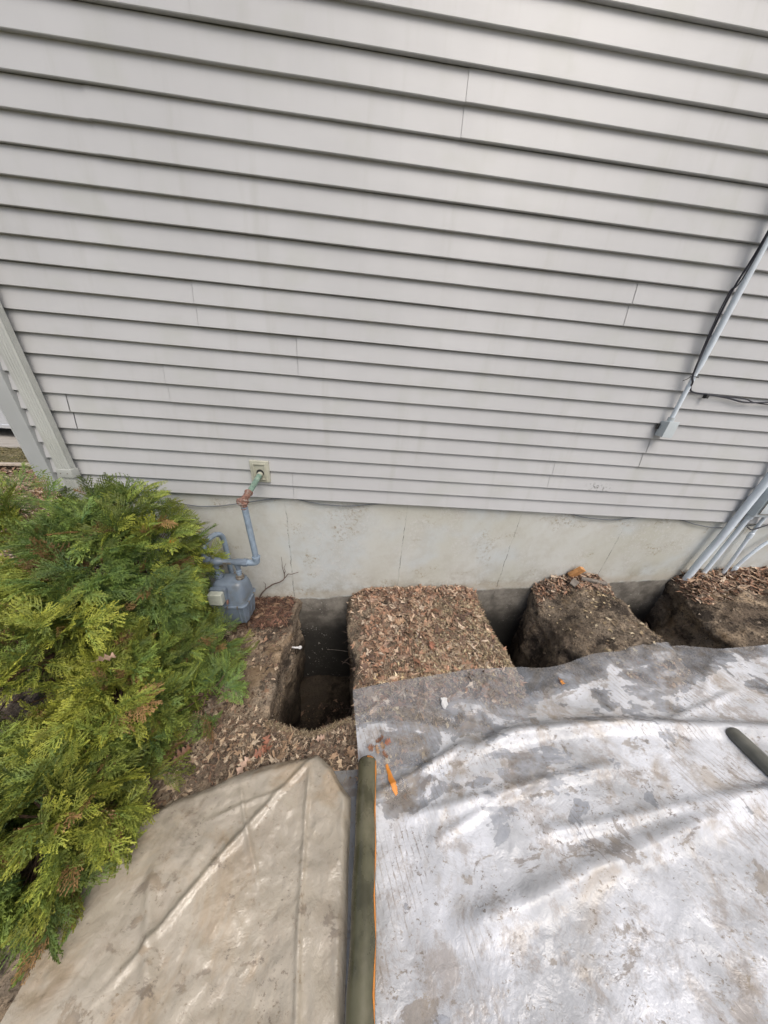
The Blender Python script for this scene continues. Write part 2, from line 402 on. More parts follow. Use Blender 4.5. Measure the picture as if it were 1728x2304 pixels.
# ------------------------------------------------------------------ ground height
GA, GB = -0.965, 0.105
TR = [  # xl, xr, near y, bottom z
    (-0.565, -0.085, -1.02, -2.33),
    (1.095, 1.610, -1.05, -2.05),
    (2.315, 3.045, -1.00, -1.95),
]
def rim_l(i, y):
    return rim_l0(i, y) + 0.045 * fbm(y, 0.0, 5, 5, 2 + i)
def rim_r(i, y):
    return rim_r0(i, y) + (0.03, 0.05, 0.06)[i] * fbm(y, 9.0, 5, 5, 4 + i)
def rim_l0(i, y):
    if i == 0: return -0.572 + 0.035 * sst(-0.7, -1.0, y) + 0.016 * vn(y, 0, 9, 1)
    if i == 1: return 1.09 + 0.03 * sst(-0.4, -0.8, y) + 0.018 * vn(y, 3, 11, 2)
    return 2.375 - 0.07 * sst(-0.02, -0.25, y) + 0.02 * vn(y, 6, 9, 3)
def rim_r0(i, y):
    if i == 0: return -0.10 + 0.075 * sst(-0.1, -0.85, y) + 0.012 * vn(y, 1, 8, 4)
    if i == 1: return 1.615 + 0.07 * sst(-0.05, -0.35, y) - 0.04 * sst(-0.45, -0.8, y) + 0.025 * vn(y, 4, 8, 5)
    return 2.985 - 0.13 * sst(-0.06, -0.4, y) + 0.05 * vn(y, 7, 7, 6)
def G(x, y):
    x = np.asarray(x, float); y = np.asarray(y, float)
    base = GA + GB * np.clip(x, -2.4, 5)
    h = base + 0.030 * fbm(x, y, 2.2, 3, 1) + 0.012 * fbm(x, y, 11, 3, 3)
    # mound 1 (leafy), mound 2 (rounded hump), mound 3 (clod)
    h = h + 0.03 * sst(-0.1, 0.15, x) * sst(1.12, 0.8, x) * sst(-1.0, -0.5, y)
    h = h - 0.05 * sst(1.95, 1.6, x) * sst(1.3, 1.6, x) * sst(-0.02, -0.25, y)
    h = h + 0.085 * sst(1.55, 1.95, x) * sst(2.45, 2.1, x) * sst(-1.1, -0.6, y) + 0.05 * sst(1.5, 1.7, x) * sst(2.45, 2.3, x) * fbm(x, y, 7, 4, 6)
    h = h - 0.05 * sst(2.15, 2.35, x) * sst(2.6, 2.35, x)
    h = h + 0.045 * sst(2.9, 3.1, x) + 0.06 * sst(2.85, 3.1, x) * sst(-0.08, -0.25, y) * fbm(x, y, 6, 4, 5)
    h = h - 0.05 * sst(-1.1, -0.75, x) * sst(-0.55, -0.65, x) * 0.3
    h = h + 0.02 * sst(-0.12, 0.0, y)
    for i in range(3):
        inn = sst(-1.25, -1.0, y)
        wd = (0.12, 0.17, 0.14)[i]
        for dd in (np.abs(rim_l(i, y) - x), np.abs(x - rim_r(i, y))):
            h = h - (0.075 if i else 0.05) * inn * np.clip(1 - dd / wd, 0, 1) ** 2
    h = h - 0.03 * np.exp(-((y + 1.04 - 0.085 * np.abs((x + 0.27) / 0.25) ** 1.6) / 0.05) ** 2) * sst(-0.66, -0.5, x) * sst(0.06, -0.06, x)
    h = h + 0.014 * fbm(x, y, 26, 3, 2)
    return h

# ground: one big sheet beyond, a fine sheet near the house
STRUCT = {'kind': 'structure'}
def grid(xs, ys, zf):
    X, Y = np.meshgrid(xs, ys, indexing='ij'); Z = zf(X, Y)
    V = np.stack([X, Y, Z], -1).reshape(-1, 3)
    nx, ny = len(xs), len(ys)
    I = np.arange(nx * ny).reshape(nx, ny)
    F = np.stack([I[:-1, :-1], I[1:, :-1], I[1:, 1:], I[:-1, 1:]], -1).reshape(-1, 4)
    return V, F, X, Y
xs = np.arange(-3.4, 5.2, 0.0125); ys = np.arange(-3.0, 0.05, 0.0125)
V, F, X, Y = grid(xs, ys, G)
ins = np.zeros(X.shape, bool)
for i, (xl, xr, yn, zb) in enumerate(TR):
    ye = yn + 0.03 * vn(X, 0, 6, i) + (0.0 if i else -0.0)
    if i == 0: ye = yn - 0.02 + 0.085 * np.abs((X + 0.27) / 0.25) ** 1.6 + 0.02 * vn(X, 0, 12, 2)
    ins |= (X > rim_l(i, Y) - 0.004) & (X < rim_r(i, Y) + 0.004) & (Y > ye - 0.004)
keep = ~ins.reshape(-1)
kf = keep[F].all(1)
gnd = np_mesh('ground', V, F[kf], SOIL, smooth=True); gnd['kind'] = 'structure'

WALLP = []
# trench linings: rim path (left wall, near wall, right wall), rounded lip, rough cut sides, floor
for i, (xl, xr, yn, zb) in enumerate(TR):
    path = []
    def ye_f(x):
        if i == 0: return yn - 0.02 + 0.085 * abs((x + 0.27) / 0.25) ** 1.6 + 0.02 * float(vn(x, 0, 12, 2))
        return yn + 0.03 * float(vn(x, 0, 6, i))
    yl = ye_f(float(rim_l(i, yn))); yr = ye_f(float(rim_r(i, yn)))
    for y in np.arange(0.045, yl, -0.012): path.append((float(rim_l(i, y)), y, -1, 0))
    xa = float(rim_l(i, yl)); xb = float(rim_r(i, yr))
    for x in np.arange(xa, xb, 0.012): path.append((x, ye_f(x), 0, -1))
    for y in np.arange(yr, 0.045, 0.012): path.append((float(rim_r(i, y)), y, 1, 0))
    P = np.array(path); n = len(P)
    nrm = P[:, 2:4].copy()
    for _ in range(6):
        nrm[1:-1] = (nrm[:-2] + nrm[1:-1] + nrm[2:]) / 3
    nrm /= np.linalg.norm(nrm, axis=1)[:, None]
    prof = [(0.055, 0.002, 0), (0.040, 0.005, 0), (0.025, 0.006, 0), (0.012, 0.005, 0), (0.004, 0.001, 0), (0.0, -0.006, 0)]
    depth = np.concatenate([np.arange(0.02, 0.5, 0.018), np.arange(0.5, 1.65, 0.04)])
    rows = []
    s_ = np.arange(n) * 0.012
    for (o, dz, _) in prof:
        px = P[:, 0] + nrm[:, 0] * o; py = P[:, 1] + nrm[:, 1] * o
        rows.append(np.stack([px, np.minimum(py, 0.05), G(px, py) + dz + 0.006 * vn(px * 30, py * 30, 1, 2)], -1))
    top = G(P[:, 0], P[:, 1])
    for d in depth:
        o = -0.0 + 0.045 * fbm(s_, d, 5, 5, 3 + i) + 0.016 * fbm(s_, d, 30, 3, 5) + 0.02 * sst(0.05, 0.3, d)
        if i == 1: o = o - 0.13 * sst(-0.1, 0.55, d) * (P[:, 2] > 0) * sst(-0.02, -0.30, P[:, 1])
        if i == 2: o = o + (0.03 * sst(0.02, 0.12, d) - 0.30 * sst(0.05, 0.75, d) * sst(-0.02, -0.28, P[:, 1])) * (P[:, 2] > 0)
        px = P[:, 0] + nrm[:, 0] * o; py = np.minimum(P[:, 1] + nrm[:, 1] * o, 0.045)
        z = np.maximum(top - d, zb - 0.02)
        rows.append(np.stack([px, py, z], -1))
    Rr = np.stack(rows, 0); m = Rr.shape[0]
    WALLP.append(Rr[6:30].reshape(-1, 3))
    I = np.arange(m * n).reshape(m, n)
    Fq = np.stack([I[:-1, :-1], I[:-1, 1:], I[1:, 1:], I[1:, :-1]], -1).reshape(-1, 4)
    Vw = Rr.reshape(-1, 3)
    fx = np.arange(xl - 0.12, xr + 0.14, 0.03); fy = np.arange(yn - 0.12, 0.08, 0.03)
    Vf, Ff, _, _ = grid(fx, fy, lambda a, b: zb + 0.05 * fbm(a, b, 5, 4, i) + 0.10 * sst(-0.3, -0.05, b))
    Vall = np.concatenate([Vw, Vf]); Fall = np.concatenate([Fq, Ff + len(Vw)])
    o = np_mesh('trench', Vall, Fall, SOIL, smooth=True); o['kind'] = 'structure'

# ------------------------------------------------------------------ house
LAP = 0.105
house = empty('house', (0, 0, -1.0), 'pale grey vinyl-sided house wall on its painted concrete foundation', 'house')
HX0, HX1 = -2.27, 7.5
TOPZ = 5.04
fb = MB(); fb.box((HX0 + 0.02, 0.03, -2.6), (HX1, 0.23, 0.03)); 
fb.box((HX0 + 0.02, 0.23, -2.6), (HX0 + 0.22, 8.0, 0.03))
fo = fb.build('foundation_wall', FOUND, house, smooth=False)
ft = MB(); ft.box((HX0 - 0.1, -0.06, -2.70), (HX1, 0.029, -2.36), bevel=0.01); ft.build('footing', FOUND, house)
sh = MB(); sh.box((HX0 + 0.012, 0.025, 0.032), (HX1, 0.2, TOPZ)); sh.box((HX0 + 0.012, 0.2, 0.032), (HX0 + 0.2, 8.0, TOPZ))
sh.build('sheathing', TRIM, house, smooth=False)

def course_profile():
    p = []
    for c in range(2):
        z = c * LAP
        p += [(0.0185, z + 0.010), (0.0175, z + 0.001), (0.0015, z), (0.0, z + 0.0025), (0.0165, z + LAP - 0.0015)]
    return p
PROF = course_profile()
def panel(row, x0, x1, proud, parent=house, side=False):
    z0 = row * 2 * LAP
    nx = max(2, int((x1 - x0) / 0.09)); xs_ = np.linspace(x0, x1, nx + 1)
    V = []
    bow = rng.random() * 50
    for k, x in enumerate(xs_):
        for j, (yy, zz) in enumerate(PROF):
            wv = 0.0020 * vn(x + bow, row * 3.1, 2.2, 1) + 0.0006 * vn(x + bow, row, 9, 2)
            ww = 0.0024 * vn(x, row * 7.7 + (j // 5), 1.3, 3)
            V.append((x, yy - proud + wv, z0 + zz + ww))
    n = len(PROF); F = []
    for k in range(nx):
        for j in range(n - 1):
            a = k * n + j; F.append((a, a + n, a + n + 1, a + 1))
    me_o = MB(); me_o.add(V, F)
    # end caps give the panel its thickness at the joints
    return me_o.build('siding_panel', SIDING, parent, smooth=True, angle=25)
SE = {0: [-0.548, 3.9], 1: [1.388, 5.0], 2: [-1.904, 2.036, 5.6], 3: [-1.270, 2.044], 4: [-0.461, 3.3], 5: [-1.006, 2.9], 6: [1.482, 4.6], 7: [2.11], 8: [-1.3, 2.6], 9: [0.35, 4.0], 10: [-0.8, 3.1]}
for r in range(24):
    se = SE.get(r, [(-1.6 + (r * 1.37) % 3.4), (-1.6 + (r * 1.37) % 3.4) + 3.66])
    ed = [HX0 + 0.01] + sorted(se) + [HX1]
    for k in range(len(ed) - 1):
        g0 = 0.0005 if (ed[k] > 1.0 or r > 7) else 0.0013; g1 = 0.0005 if (ed[k + 1] > 1.0 or r > 7) else 0.0013
        a = ed[k] + (g0 if k else 0); b = ed[k + 1] - g1
        panel(r, a, b, 0.0 if (len(ed) - 2 - k) % 2 == 0 else 0.0022)
# side wall cladding round the corner (one joined part)
sw = MB()
for r in range(48):
    z0 = r * LAP
    ring = []
    for y in (0.0, 8.0):
        for (o, zz) in ((0.0125, 0.0005), (0.0, 0.001), (0.0125, LAP)): ring.append((HX0 - 0.0 + o - 0.012, y + 0.02, z0 + zz))
    sw.add(ring, [(0, 3, 4, 1), (1, 4, 5, 2)])
sw.build('side_cladding', SIDING, house, smooth=False)
cp = MB(); cp.box((-2.287, -0.018, -0.03), (-2.188, 0.03, TOPZ), bevel=0.004); cp.box((-2.297, -0.018, -0.03), (-2.2872, 0.075, TOPZ), bevel=0.003)
cp.build('corner_post', TRIM, house)
st = MB(); st.box((HX0 + 0.02, 0.016, -0.006), (HX1, 0.0285, 0.012)); st.build('starter_strip', TRIM, house, smooth=False)
rf = MB(); rf.box((HX0 - 0.45, -0.45, TOPZ), (HX1 + 0.4, 8.4, TOPZ + 0.18)); rf.build('eave', TRIM, house, smooth=False)
rf = MB(); rf.add([(HX0 - 0.5, -0.5, TOPZ + 0.19), (HX1 + 0.5, -0.5, TOPZ + 0.19), (HX1 + 0.5, 4, TOPZ + 1.9), (HX0 - 0.5, 4, TOPZ + 1.9), (HX1 + 0.5, 8.5, TOPZ + 0.19), (HX0 - 0.5, 8.5, TOPZ + 0.19)],
    [(0, 1, 2, 3), (3, 2, 4, 5), (0, 3, 5), (1, 4, 2)]); rf.build('roof', WOODG, house, smooth=False)

# downspout with ridged faces
ds = empty('downspout', (-2.06, -0.05, -1.1), 'grey-green ridged metal downspout running down beside the left house corner', 'downspout')
def ribbed(x0, x1, y0, y1, z0, z1):
    pr = []
    nr = 5
    def edge(a, b, nx, ny):
        out = []
        for k in range(nr * 4 + 1):
            t = k / (nr * 4.0); off = 0.0022 * (1 if (k % 4) in (1, 2) else 0) * (1 if 0.12 < t < 0.88 else 0)
            out.append((a[0] + (b[0] - a[0]) * t + nx * off, a[1] + (b[1] - a[1]) * t + ny * off))
        return out
    c = 0.006
    pr += edge((x0 + c, y0), (x1 - c, y0), 0, 1)
    pr += edge((x1, y0 + c), (x1, y1 - c), -1, 0)
    pr += [(x1 - c, y1), (x0 + c, y1), (x0, y1 - c), (x0, y0 + c)]
    n = len(pr); V = [(p[0], p[1], z) for z in (z1, z0) for p in pr]
    F = [(k, (k + 1) % n, n + (k + 1) % n, n + k) for k in range(n)]
    return V, F
b = MB(); b.add(*ribbed(-2.086, -1.998, -0.067, -0.019, 0.155, TOPZ)); b.build('upper_pipe', DOWNSP, ds, angle=20)
b = MB(); b.add(*ribbed(-2.083, -2.001, -0.064, -0.021, -1.05, 0.154)); b.build('lower_pipe', DOWNSP, ds, angle=20)
b = MB(); b.box((-2.089, -0.070, 0.10), (-1.995, -0.017, 0.158), bevel=0.003); b.build('joint_sleeve', DOWNSP, ds)
for z in (0.13,):
    for xx in (-2.065, -2.022):
        b = MB(); b.lathe((xx, -0.0695, z), (0, -1, 0), [(0, 0.004), (0.002, 0.004), (0.003, 0.001)], 8); b.build('screw', METALD, ds)

# ------------------------------------------------------------------ sheet of plastic, right
SL = [(-0.9, -0.02), (-1.05, 0.004), (-1.17, 0.024), (-1.34, 0.048), (-1.8, 0.09), (-2.9, 0.16)]
def sheet_top(x):
    return np.interp(x, [-0.1, 0.285, 0.773, 1.123, 1.364, 1.65, 1.954, 2.32, 2.96, 4.6], [-0.865, -0.813, -0.767, -0.771, -0.753, -0.704, -0.688, -0.682, -0.694, -0.72])
def sheet_left(y):
    return np.interp(-y, [0.7, 0.9, 1.05, 1.17, 1.34, 1.8, 2.9], [-0.03, -0.02, 0.004, 0.024, 0.048, 0.09, 0.16])
def ridge_y(x):
    return np.interp(x, [0.05, 0.487, 0.884, 1.399, 2.283, 4.5], [-1.40, -1.225, -1.14, -1.125, -1.20, -1.4])
U = np.linspace(0, 1, 420); W = np.linspace(0, 1, 260)
UU, WW = np.meshgrid(U, W, indexing='ij')
yt = -0.86; 
x1s = 4.6
X0 = sheet_left(-0.87 - WW * 2.0)
XX = X0 + UU * (x1s - X0)
YY = sheet_top(XX) + WW * (-2.95 - sheet_top(XX)) + 0.006 * vn(XX, 0, 14, 2) * (1 - WW)
XX = XX + 0.012 * vn(YY, 5, 4, 1) * (1 - UU)
Gs = GA + GB * XX + 0.03 * fbm(XX, YY, 2.2, 2, 1) + 0.02
Gs = np.maximum(Gs, GA + GB * XX + 0.045)
# sheet dips a little where it spans the pits
for (a, b_) in ((1.1, 1.62), (2.32, 3.04)):
    Gs = Gs - 0.045 * np.sin(np.pi * np.clip((XX - a) / (b_ - a), 0, 1)) * sst(-1.1, -0.95, YY)
Gt = G(XX, YY)
ry = ridge_y(XX); dr = YY - ry
Gs = Gs + 0.055 * np.exp(-(dr / 0.035) ** 2) * sst(0.1, 0.9, XX) + 0.035 * sst(0.03, -0.05, dr) * sst(0.2, 0.6, XX)
# folds fanning out from the lower left
for (xa, ya, xb, yb, h, wd) in ((0.10, -1.35, 0.62, -1.16, 0.02, 0.016), (0.02, -1.02, 0.22, -0.90, 0.014, 0.012), (0.25, -1.42, 1.3, -1.30, 0.016, 0.02), (0.4, -1.7, 1.9, -1.42, 0.02, 0.03),
                                (1.75, -1.12, 2.35, -0.98, 0.016, 0.01), (0.16, -0.93, 0.16, -1.15, 0.012, 0.012), (0.9, -2.2, 2.6, -1.62, 0.02, 0.03), (1.32, -0.76, 1.33, -1.10, 0.007, 0.005), (0.8, -1.5, 2.6, -1.36, 0.014, 0.018), (0.3, -0.95, 0.75, -1.10, 0.010, 0.010), (0.9, -0.80, 0.62, -1.08, 0.010, 0.012), (1.9, -0.74, 2.2, -1.08, 0.012, 0.012), (2.5, -0.74, 2.1, -1.0, 0.012, 0.010), (0.08, -0.90, 0.12, -1.2, 0.010, 0.007), (0.5, -1.9, 1.6, -2.1, 0.02, 0.025), (0.35, -1.5, 0.7, -1.38, 0.012, 0.010)):
    L = math.hypot(xb - xa, yb - ya); ux, uy = (xb - xa) / L, (yb - ya) / L
    t = ((XX - xa) * ux + (YY - ya) * uy); dd = (XX - xa) * -uy + (YY - ya) * ux + 0.015 * vn(t, 0, 5, 4)
    Gs = Gs + 1.35 * h * np.exp(-(dd / wd) ** 2) * sst(-0.05, 0.1, t) * sst(L + 0.1, L - 0.15, t)
Gs = Gs + 0.007 * fbm(XX, YY, 9, 3, 6)
inpit = np.zeros(XX.shape, bool)
for i, (xl, xr, yn, zb) in enumerate(TR): inpit |= (XX > rim_l(i, YY)) & (XX < rim_r(i, YY)) & (YY > yn - 0.04)
Gs = np.where(inpit, Gs, np.maximum(Gs, Gt + 0.022))
Gs = Gs + 0.0035 * fbm(XX + 0.5 * YY, YY * 1.5, 24, 4, 2) + 0.006 * np.abs(fbm(XX * 0.7 + YY, YY - XX * 0.3, 7, 4, 7))
for _ in range(2):
    Gs[1:-1, 1:-1] = (Gs[1:-1, 1:-1] * 2 + Gs[:-2, 1:-1] + Gs[2:, 1:-1] + Gs[1:-1, :-2] + Gs[1:-1, 2:]) / 6
V = np.stack([XX, YY, Gs], -1).reshape(-1, 3)
I = np.arange(UU.size).reshape(UU.shape)
F = np.stack([I[:-1, :-1], I[:-1, 1:], I[1:, 1:], I[1:, :-1]], -1).reshape(-1, 4)
sheet = np_mesh('plastic_sheet', V, F, SHEET, smooth=True)
tag(sheet, 'large dirty translucent plastic sheet, smeared white and muddy, spread over the pits on the right', 'plastic sheet')
def sheet_z(x, y):
    d = (XX - x) ** 2 + (YY - y) ** 2
    return float(Gs.reshape(-1)[np.argmin(d)])

# tan sheet, lower left: a folded puffy corner
px = np.array([-0.95, -0.84, -0.69, -0.54, -0.36, -0.19, -0.11, -0.055, 0.0, 0.03])
def t2top(x): return np.interp(x, px, [-1.36, -1.30, -1.268, -1.217, -1.19, -1.167, -1.22, -1.285, -1.339, -1.50])
U = np.linspace(0, 1, 160); W = np.linspace(0, 1, 180)
UU, WW = np.meshgrid(U, W, indexing='ij')
xx = -1.05 + UU * (1.05 + 0.0) + 0.0
xx = xx + 0.06 * WW * UU
yy = t2top(np.clip(xx, -0.95, 0.03)) + WW * -1.5
yy = np.where(xx < -0.95, yy - (-0.95 - xx) * 0.5, yy)
zz = GA + GB * xx + 0.03 * fbm(xx, yy, 2.2, 2, 1) + 0.03
edge = np.minimum(WW * 1.5, (1 - UU) * 1.1)
zz = zz + 0.022 * sst(0, 0.05, edge) + 0.006 * np.exp(-((edge - 0.03 - 0.02 * vn(xx, yy, 6, 2)) / 0.014) ** 2) + 0.012 * np.abs(fbm(xx * 0.8 + yy, yy - xx * 0.6, 8, 4, 3)) + 0.004 * fbm(xx, yy, 30, 3, 1)
zz = zz + 0.02 * fbm(xx + yy * 0.5, yy - xx * 0.4, 4.5, 3, 5) - 0.014 * sst(0.012, 0, edge)
for (xa, ya, xb, yb, h_, wd) in ((-0.20, -1.18, -0.75, -1.75, 0.016, 0.012), (-0.22, -1.20, -0.12, -1.9, 0.014, 0.010), (-0.55, -1.27, -0.35, -1.55, 0.012, 0.008), (-0.30, -1.30, -0.62, -1.40, 0.010, 0.007), (-0.8, -1.5, -0.3, -2.2, 0.02, 0.02)):
    L = math.hypot(xb - xa, yb - ya); ux, uy = (xb - xa) / L, (yb - ya) / L
    t = (xx - xa) * ux + (yy - ya) * uy; dd = (xx - xa) * -uy + (yy - ya) * ux + 0.03 * vn(t, 0, 4, 4)
    zz = zz + h_ * np.exp(-(dd / wd) ** 2) * sst(-0.03, 0.08, t) * sst(L + 0.1, L - 0.1, t)
V = np.stack([xx, yy, zz], -1).reshape(-1, 3); I = np.arange(UU.size).reshape(UU.shape)
F = np.stack([I[:-1, :-1], I[:-1, 1:], I[1:, 1:], I[1:, :-1]], -1).reshape(-1, 4)
t2 = np_mesh('plastic_sheet', V, F, SHEET2, smooth=True)
tag(t2, 'smaller tan-stained plastic sheet with a rounded corner, before the leftmost pit', 'plastic sheet')
# strip of clear film between the two sheets
xs_ = np.linspace(-0.10, 0.045, 20); ys_ = np.linspace(-2.9, -1.235, 90)
V, F, X_, Y_ = grid(xs_, ys_, lambda a, b: GA + GB * a + 0.03 * fbm(a, b, 2.2, 2, 1) + 0.022 + 0.004 * fbm(a, b, 14, 3, 2))
CLEAR = m_sheet('clear_film', 0.42, (0.26, 0.27, 0.28), False, (0.22, 0.19, 0.14))
fs_ = np_mesh('plastic_film', V, F, CLEAR, smooth=True)
tag(fs_, 'narrow strip of clear film on the soil between the tan sheet and the dark pipe', 'plastic film')

# ------------------------------------------------------------------ dark pipes lying on the sheet
def pipe(x0, y0, x1, y1, r, label, orange):
    z0 = GA + GB * x0 + 0.055 + r; z1 = GA + GB * x1 + 0.075 + r
    e = empty('pipe', (x0, y0, z0), label, 'pipe', 'dark pipes weighing down the plastic')
    b = MB(); n = 34
    pts = [(x0 + (x1 - x0) * k / n + 0.002 * math.sin(k * 1.3), y0 + (y1 - y0) * k / n, z0 + (z1 - z0) * k / n) for k in range(n + 1)]
    d = (Vector(pts[0]) - Vector(pts[1])).normalized()
    nose = [tuple(Vector(pts[0]) + d * q) for q in (r * 0.45, r * 0.32, r * 0.15)]
    b.tube(nose + pts, [r * 0.55, r * 0.80, r * 0.95] + [r] * (n + 1), 28)
    b.build('tube', POLE if orange else POLEG, e, angle=50)
    if orange:
        # orange paint on the end rim and along the right side
        o = MB(); vs = []; fs = []
        path = [Vector(p) for p in pts]
        m = 5
        allp = [(Vector(q), rr) for q, rr in zip(nose, (r * 0.58, r * 0.83, r * 0.975))] + [(p, r * 1.02) for p in path]
        for k, (p, rr) in enumerate(allp):
            wdt = 0.75 if k < 3 else 0.30 * (0.65 + 0.5 * math.sin(k * 2.1))
            c0 = 1.25 if k < 3 else 0.50 + 0.07 * math.sin(k * 1.7)
            for j in range(m + 1):
                a = c0 - wdt / 2 + wdt * j / m
                vs.append((p.x + rr * math.cos(a), p.y, p.z + rr * math.sin(a)))
        for k in range(len(allp) - 1):
            for j in range(m):
                a = k * (m + 1) + j; fs.append((a, a + 1, a + m + 2, a + m + 1))
        o.add(vs, fs); o.build('paint_stripe', ORANGE, e, angle=60)
    return e
pipe(0.072, -1.24, 0.050, -2.7, 0.045, 'dark olive pipe with an orange stripe at the left edge of the big plastic', True)
pipe(1.985, -1.21, 2.06, -2.7, 0.037, 'plain dark pipe without paint, lying on the right part of the plastic sheet', False)

# orange paint streak on the sheet
b = MB(); pts = [(0.172, -1.235), (0.178, -1.252), (0.186, -1.27), (0.190, -1.29), (0.200, -1.31), (0.206, -1.33), (0.215, -1.348)]
vs = []; fs = []
for k, (x, y) in enumerate(pts):
    wd = (0.006, 0.007, 0.009, 0.013, 0.014, 0.012, 0.005)[k]
    for s_ in (-1, -0.33, 0.33, 1): vs.append((x + s_ * wd, y + 0.004 * s_, sheet_z(x, y) + 0.006 + 0.004 * (1 - s_ * s_)))
for k in range(len(pts) - 1):
    for j in range(3): a = k * 4 + j; fs.append((a, a + 1, a + 5, a + 4))
b.add(vs, fs); tag(b.build('marking_tape', ORANGE), 'short crumpled orange tape streak on the plastic right of the olive pipe', 'tape')

# ------------------------------------------------------------------ leaf litter
def frag_template(kind, r):
    if kind == 'leaf':
        n = 10; a = np.linspace(0, 2 * np.pi, n, endpoint=False) + r.normal(0, 0.1, n); rr = np.where(np.arange(n) % 2 == 0, 0.62, 0.30) * (0.7 + 0.6 * r.random(n))
        V = np.stack([rr * np.cos(a) * 1.3, rr * np.sin(a) * 0.72, np.zeros(n)], -1)
        V = np.vstack([[0, 0, 0], V]); V[:, 2] = 0.45 * V[:, 0] ** 2 * (r.random() * 2 - 0.4) + 0.9 * V[:, 1] ** 2 * (r.random() * 2 - 0.6)
        F = [(0, k + 1, (k + 1) % n + 1) for k in range(n)]
    elif kind == 'twig':
        c = r.random(2) * 0.14 - 0.07
        V = []
        for k, t in enumerate((-0.5, 0.0, 0.5)):
            w_ = 0.028 if k < 2 else 0.014
            o = c * (0.25 - t * t) * 4
            for q in range(3): V.append((t, o[0] + w_ * math.cos(q * 2.1), o[1] + w_ * math.sin(q * 2.1)))
        V = np.array(V); F = []
        for k in range(2):
            for q in range(3):
                a = k * 3 + q; b_ = k * 3 + (q + 1) % 3; F += [(a, b_, b_ + 3), (a, b_ + 3, a + 3)]
    elif kind == 'curl':
        V = []; n = 4
        for k in range(n + 1):
            a = -1.1 + 2.2 * k / n
            for t, w_ in ((-0.5, 0.5), (0.0, 1), (0.5, 0.25)): V.append((t, 0.22 * w_ * math.sin(a), 0.2 * w_ * (math.cos(a) - 0.6) + 0.1 * t * t))
        V = np.array(V); V += r.normal(0, 0.02, V.shape); F = []
        for k in range(n):
            for q in range(2):
                a = k * 3 + q; F += [(a, a + 3, a + 4), (a, a + 4, a + 1)]
    else:  # chip / pebble
        V = np.array([(-.5, -.3, 0), (.5, -.25, 0), (.4, .3, 0), (-.4, .25, 0), (0.05, 0, 0.35)]) * (0.7 + 0.6 * r.random((5, 3)))
        F = [(0, 1, 4), (1, 2, 4), (2, 3, 4), (3, 0, 4), (0, 2, 1), (0, 3, 2)]
    return V.astype(float), np.array(F, int)
TEMPL = {k: [frag_template(k, rng) for _ in range(n)] for k, n in (('leaf', 8), ('twig', 4), ('curl', 5), ('chip', 4))}
PAL = {
    'tan': [(0.38, 0.265, 0.18), (0.47, 0.35, 0.25), (0.31, 0.19, 0.125), (0.23, 0.155, 0.115), (0.52, 0.42, 0.32), (0.37, 0.215, 0.14), (0.14, 0.09, 0.068)],
    'grey': [(0.25, 0.18, 0.125), (0.36, 0.28, 0.20), (0.15, 0.105, 0.075), (0.45, 0.36, 0.26), (0.09, 0.065, 0.05), (0.21, 0.13, 0.085)],
    'dark': [(0.11, 0.07, 0.05), (0.075, 0.05, 0.038), (0.16, 0.10, 0.07), (0.22, 0.14, 0.095), (0.055, 0.04, 0.032)],
    'straw': [(0.44, 0.36, 0.22), (0.36, 0.28, 0.17), (0.50, 0.42, 0.29), (0.26, 0.20, 0.13), (0.18, 0.13, 0.09)],
    'grass': [(0.16, 0.15, 0.06), (0.22, 0.19, 0.09), (0.10, 0.10, 0.04), (0.30, 0.25, 0.14)],
}
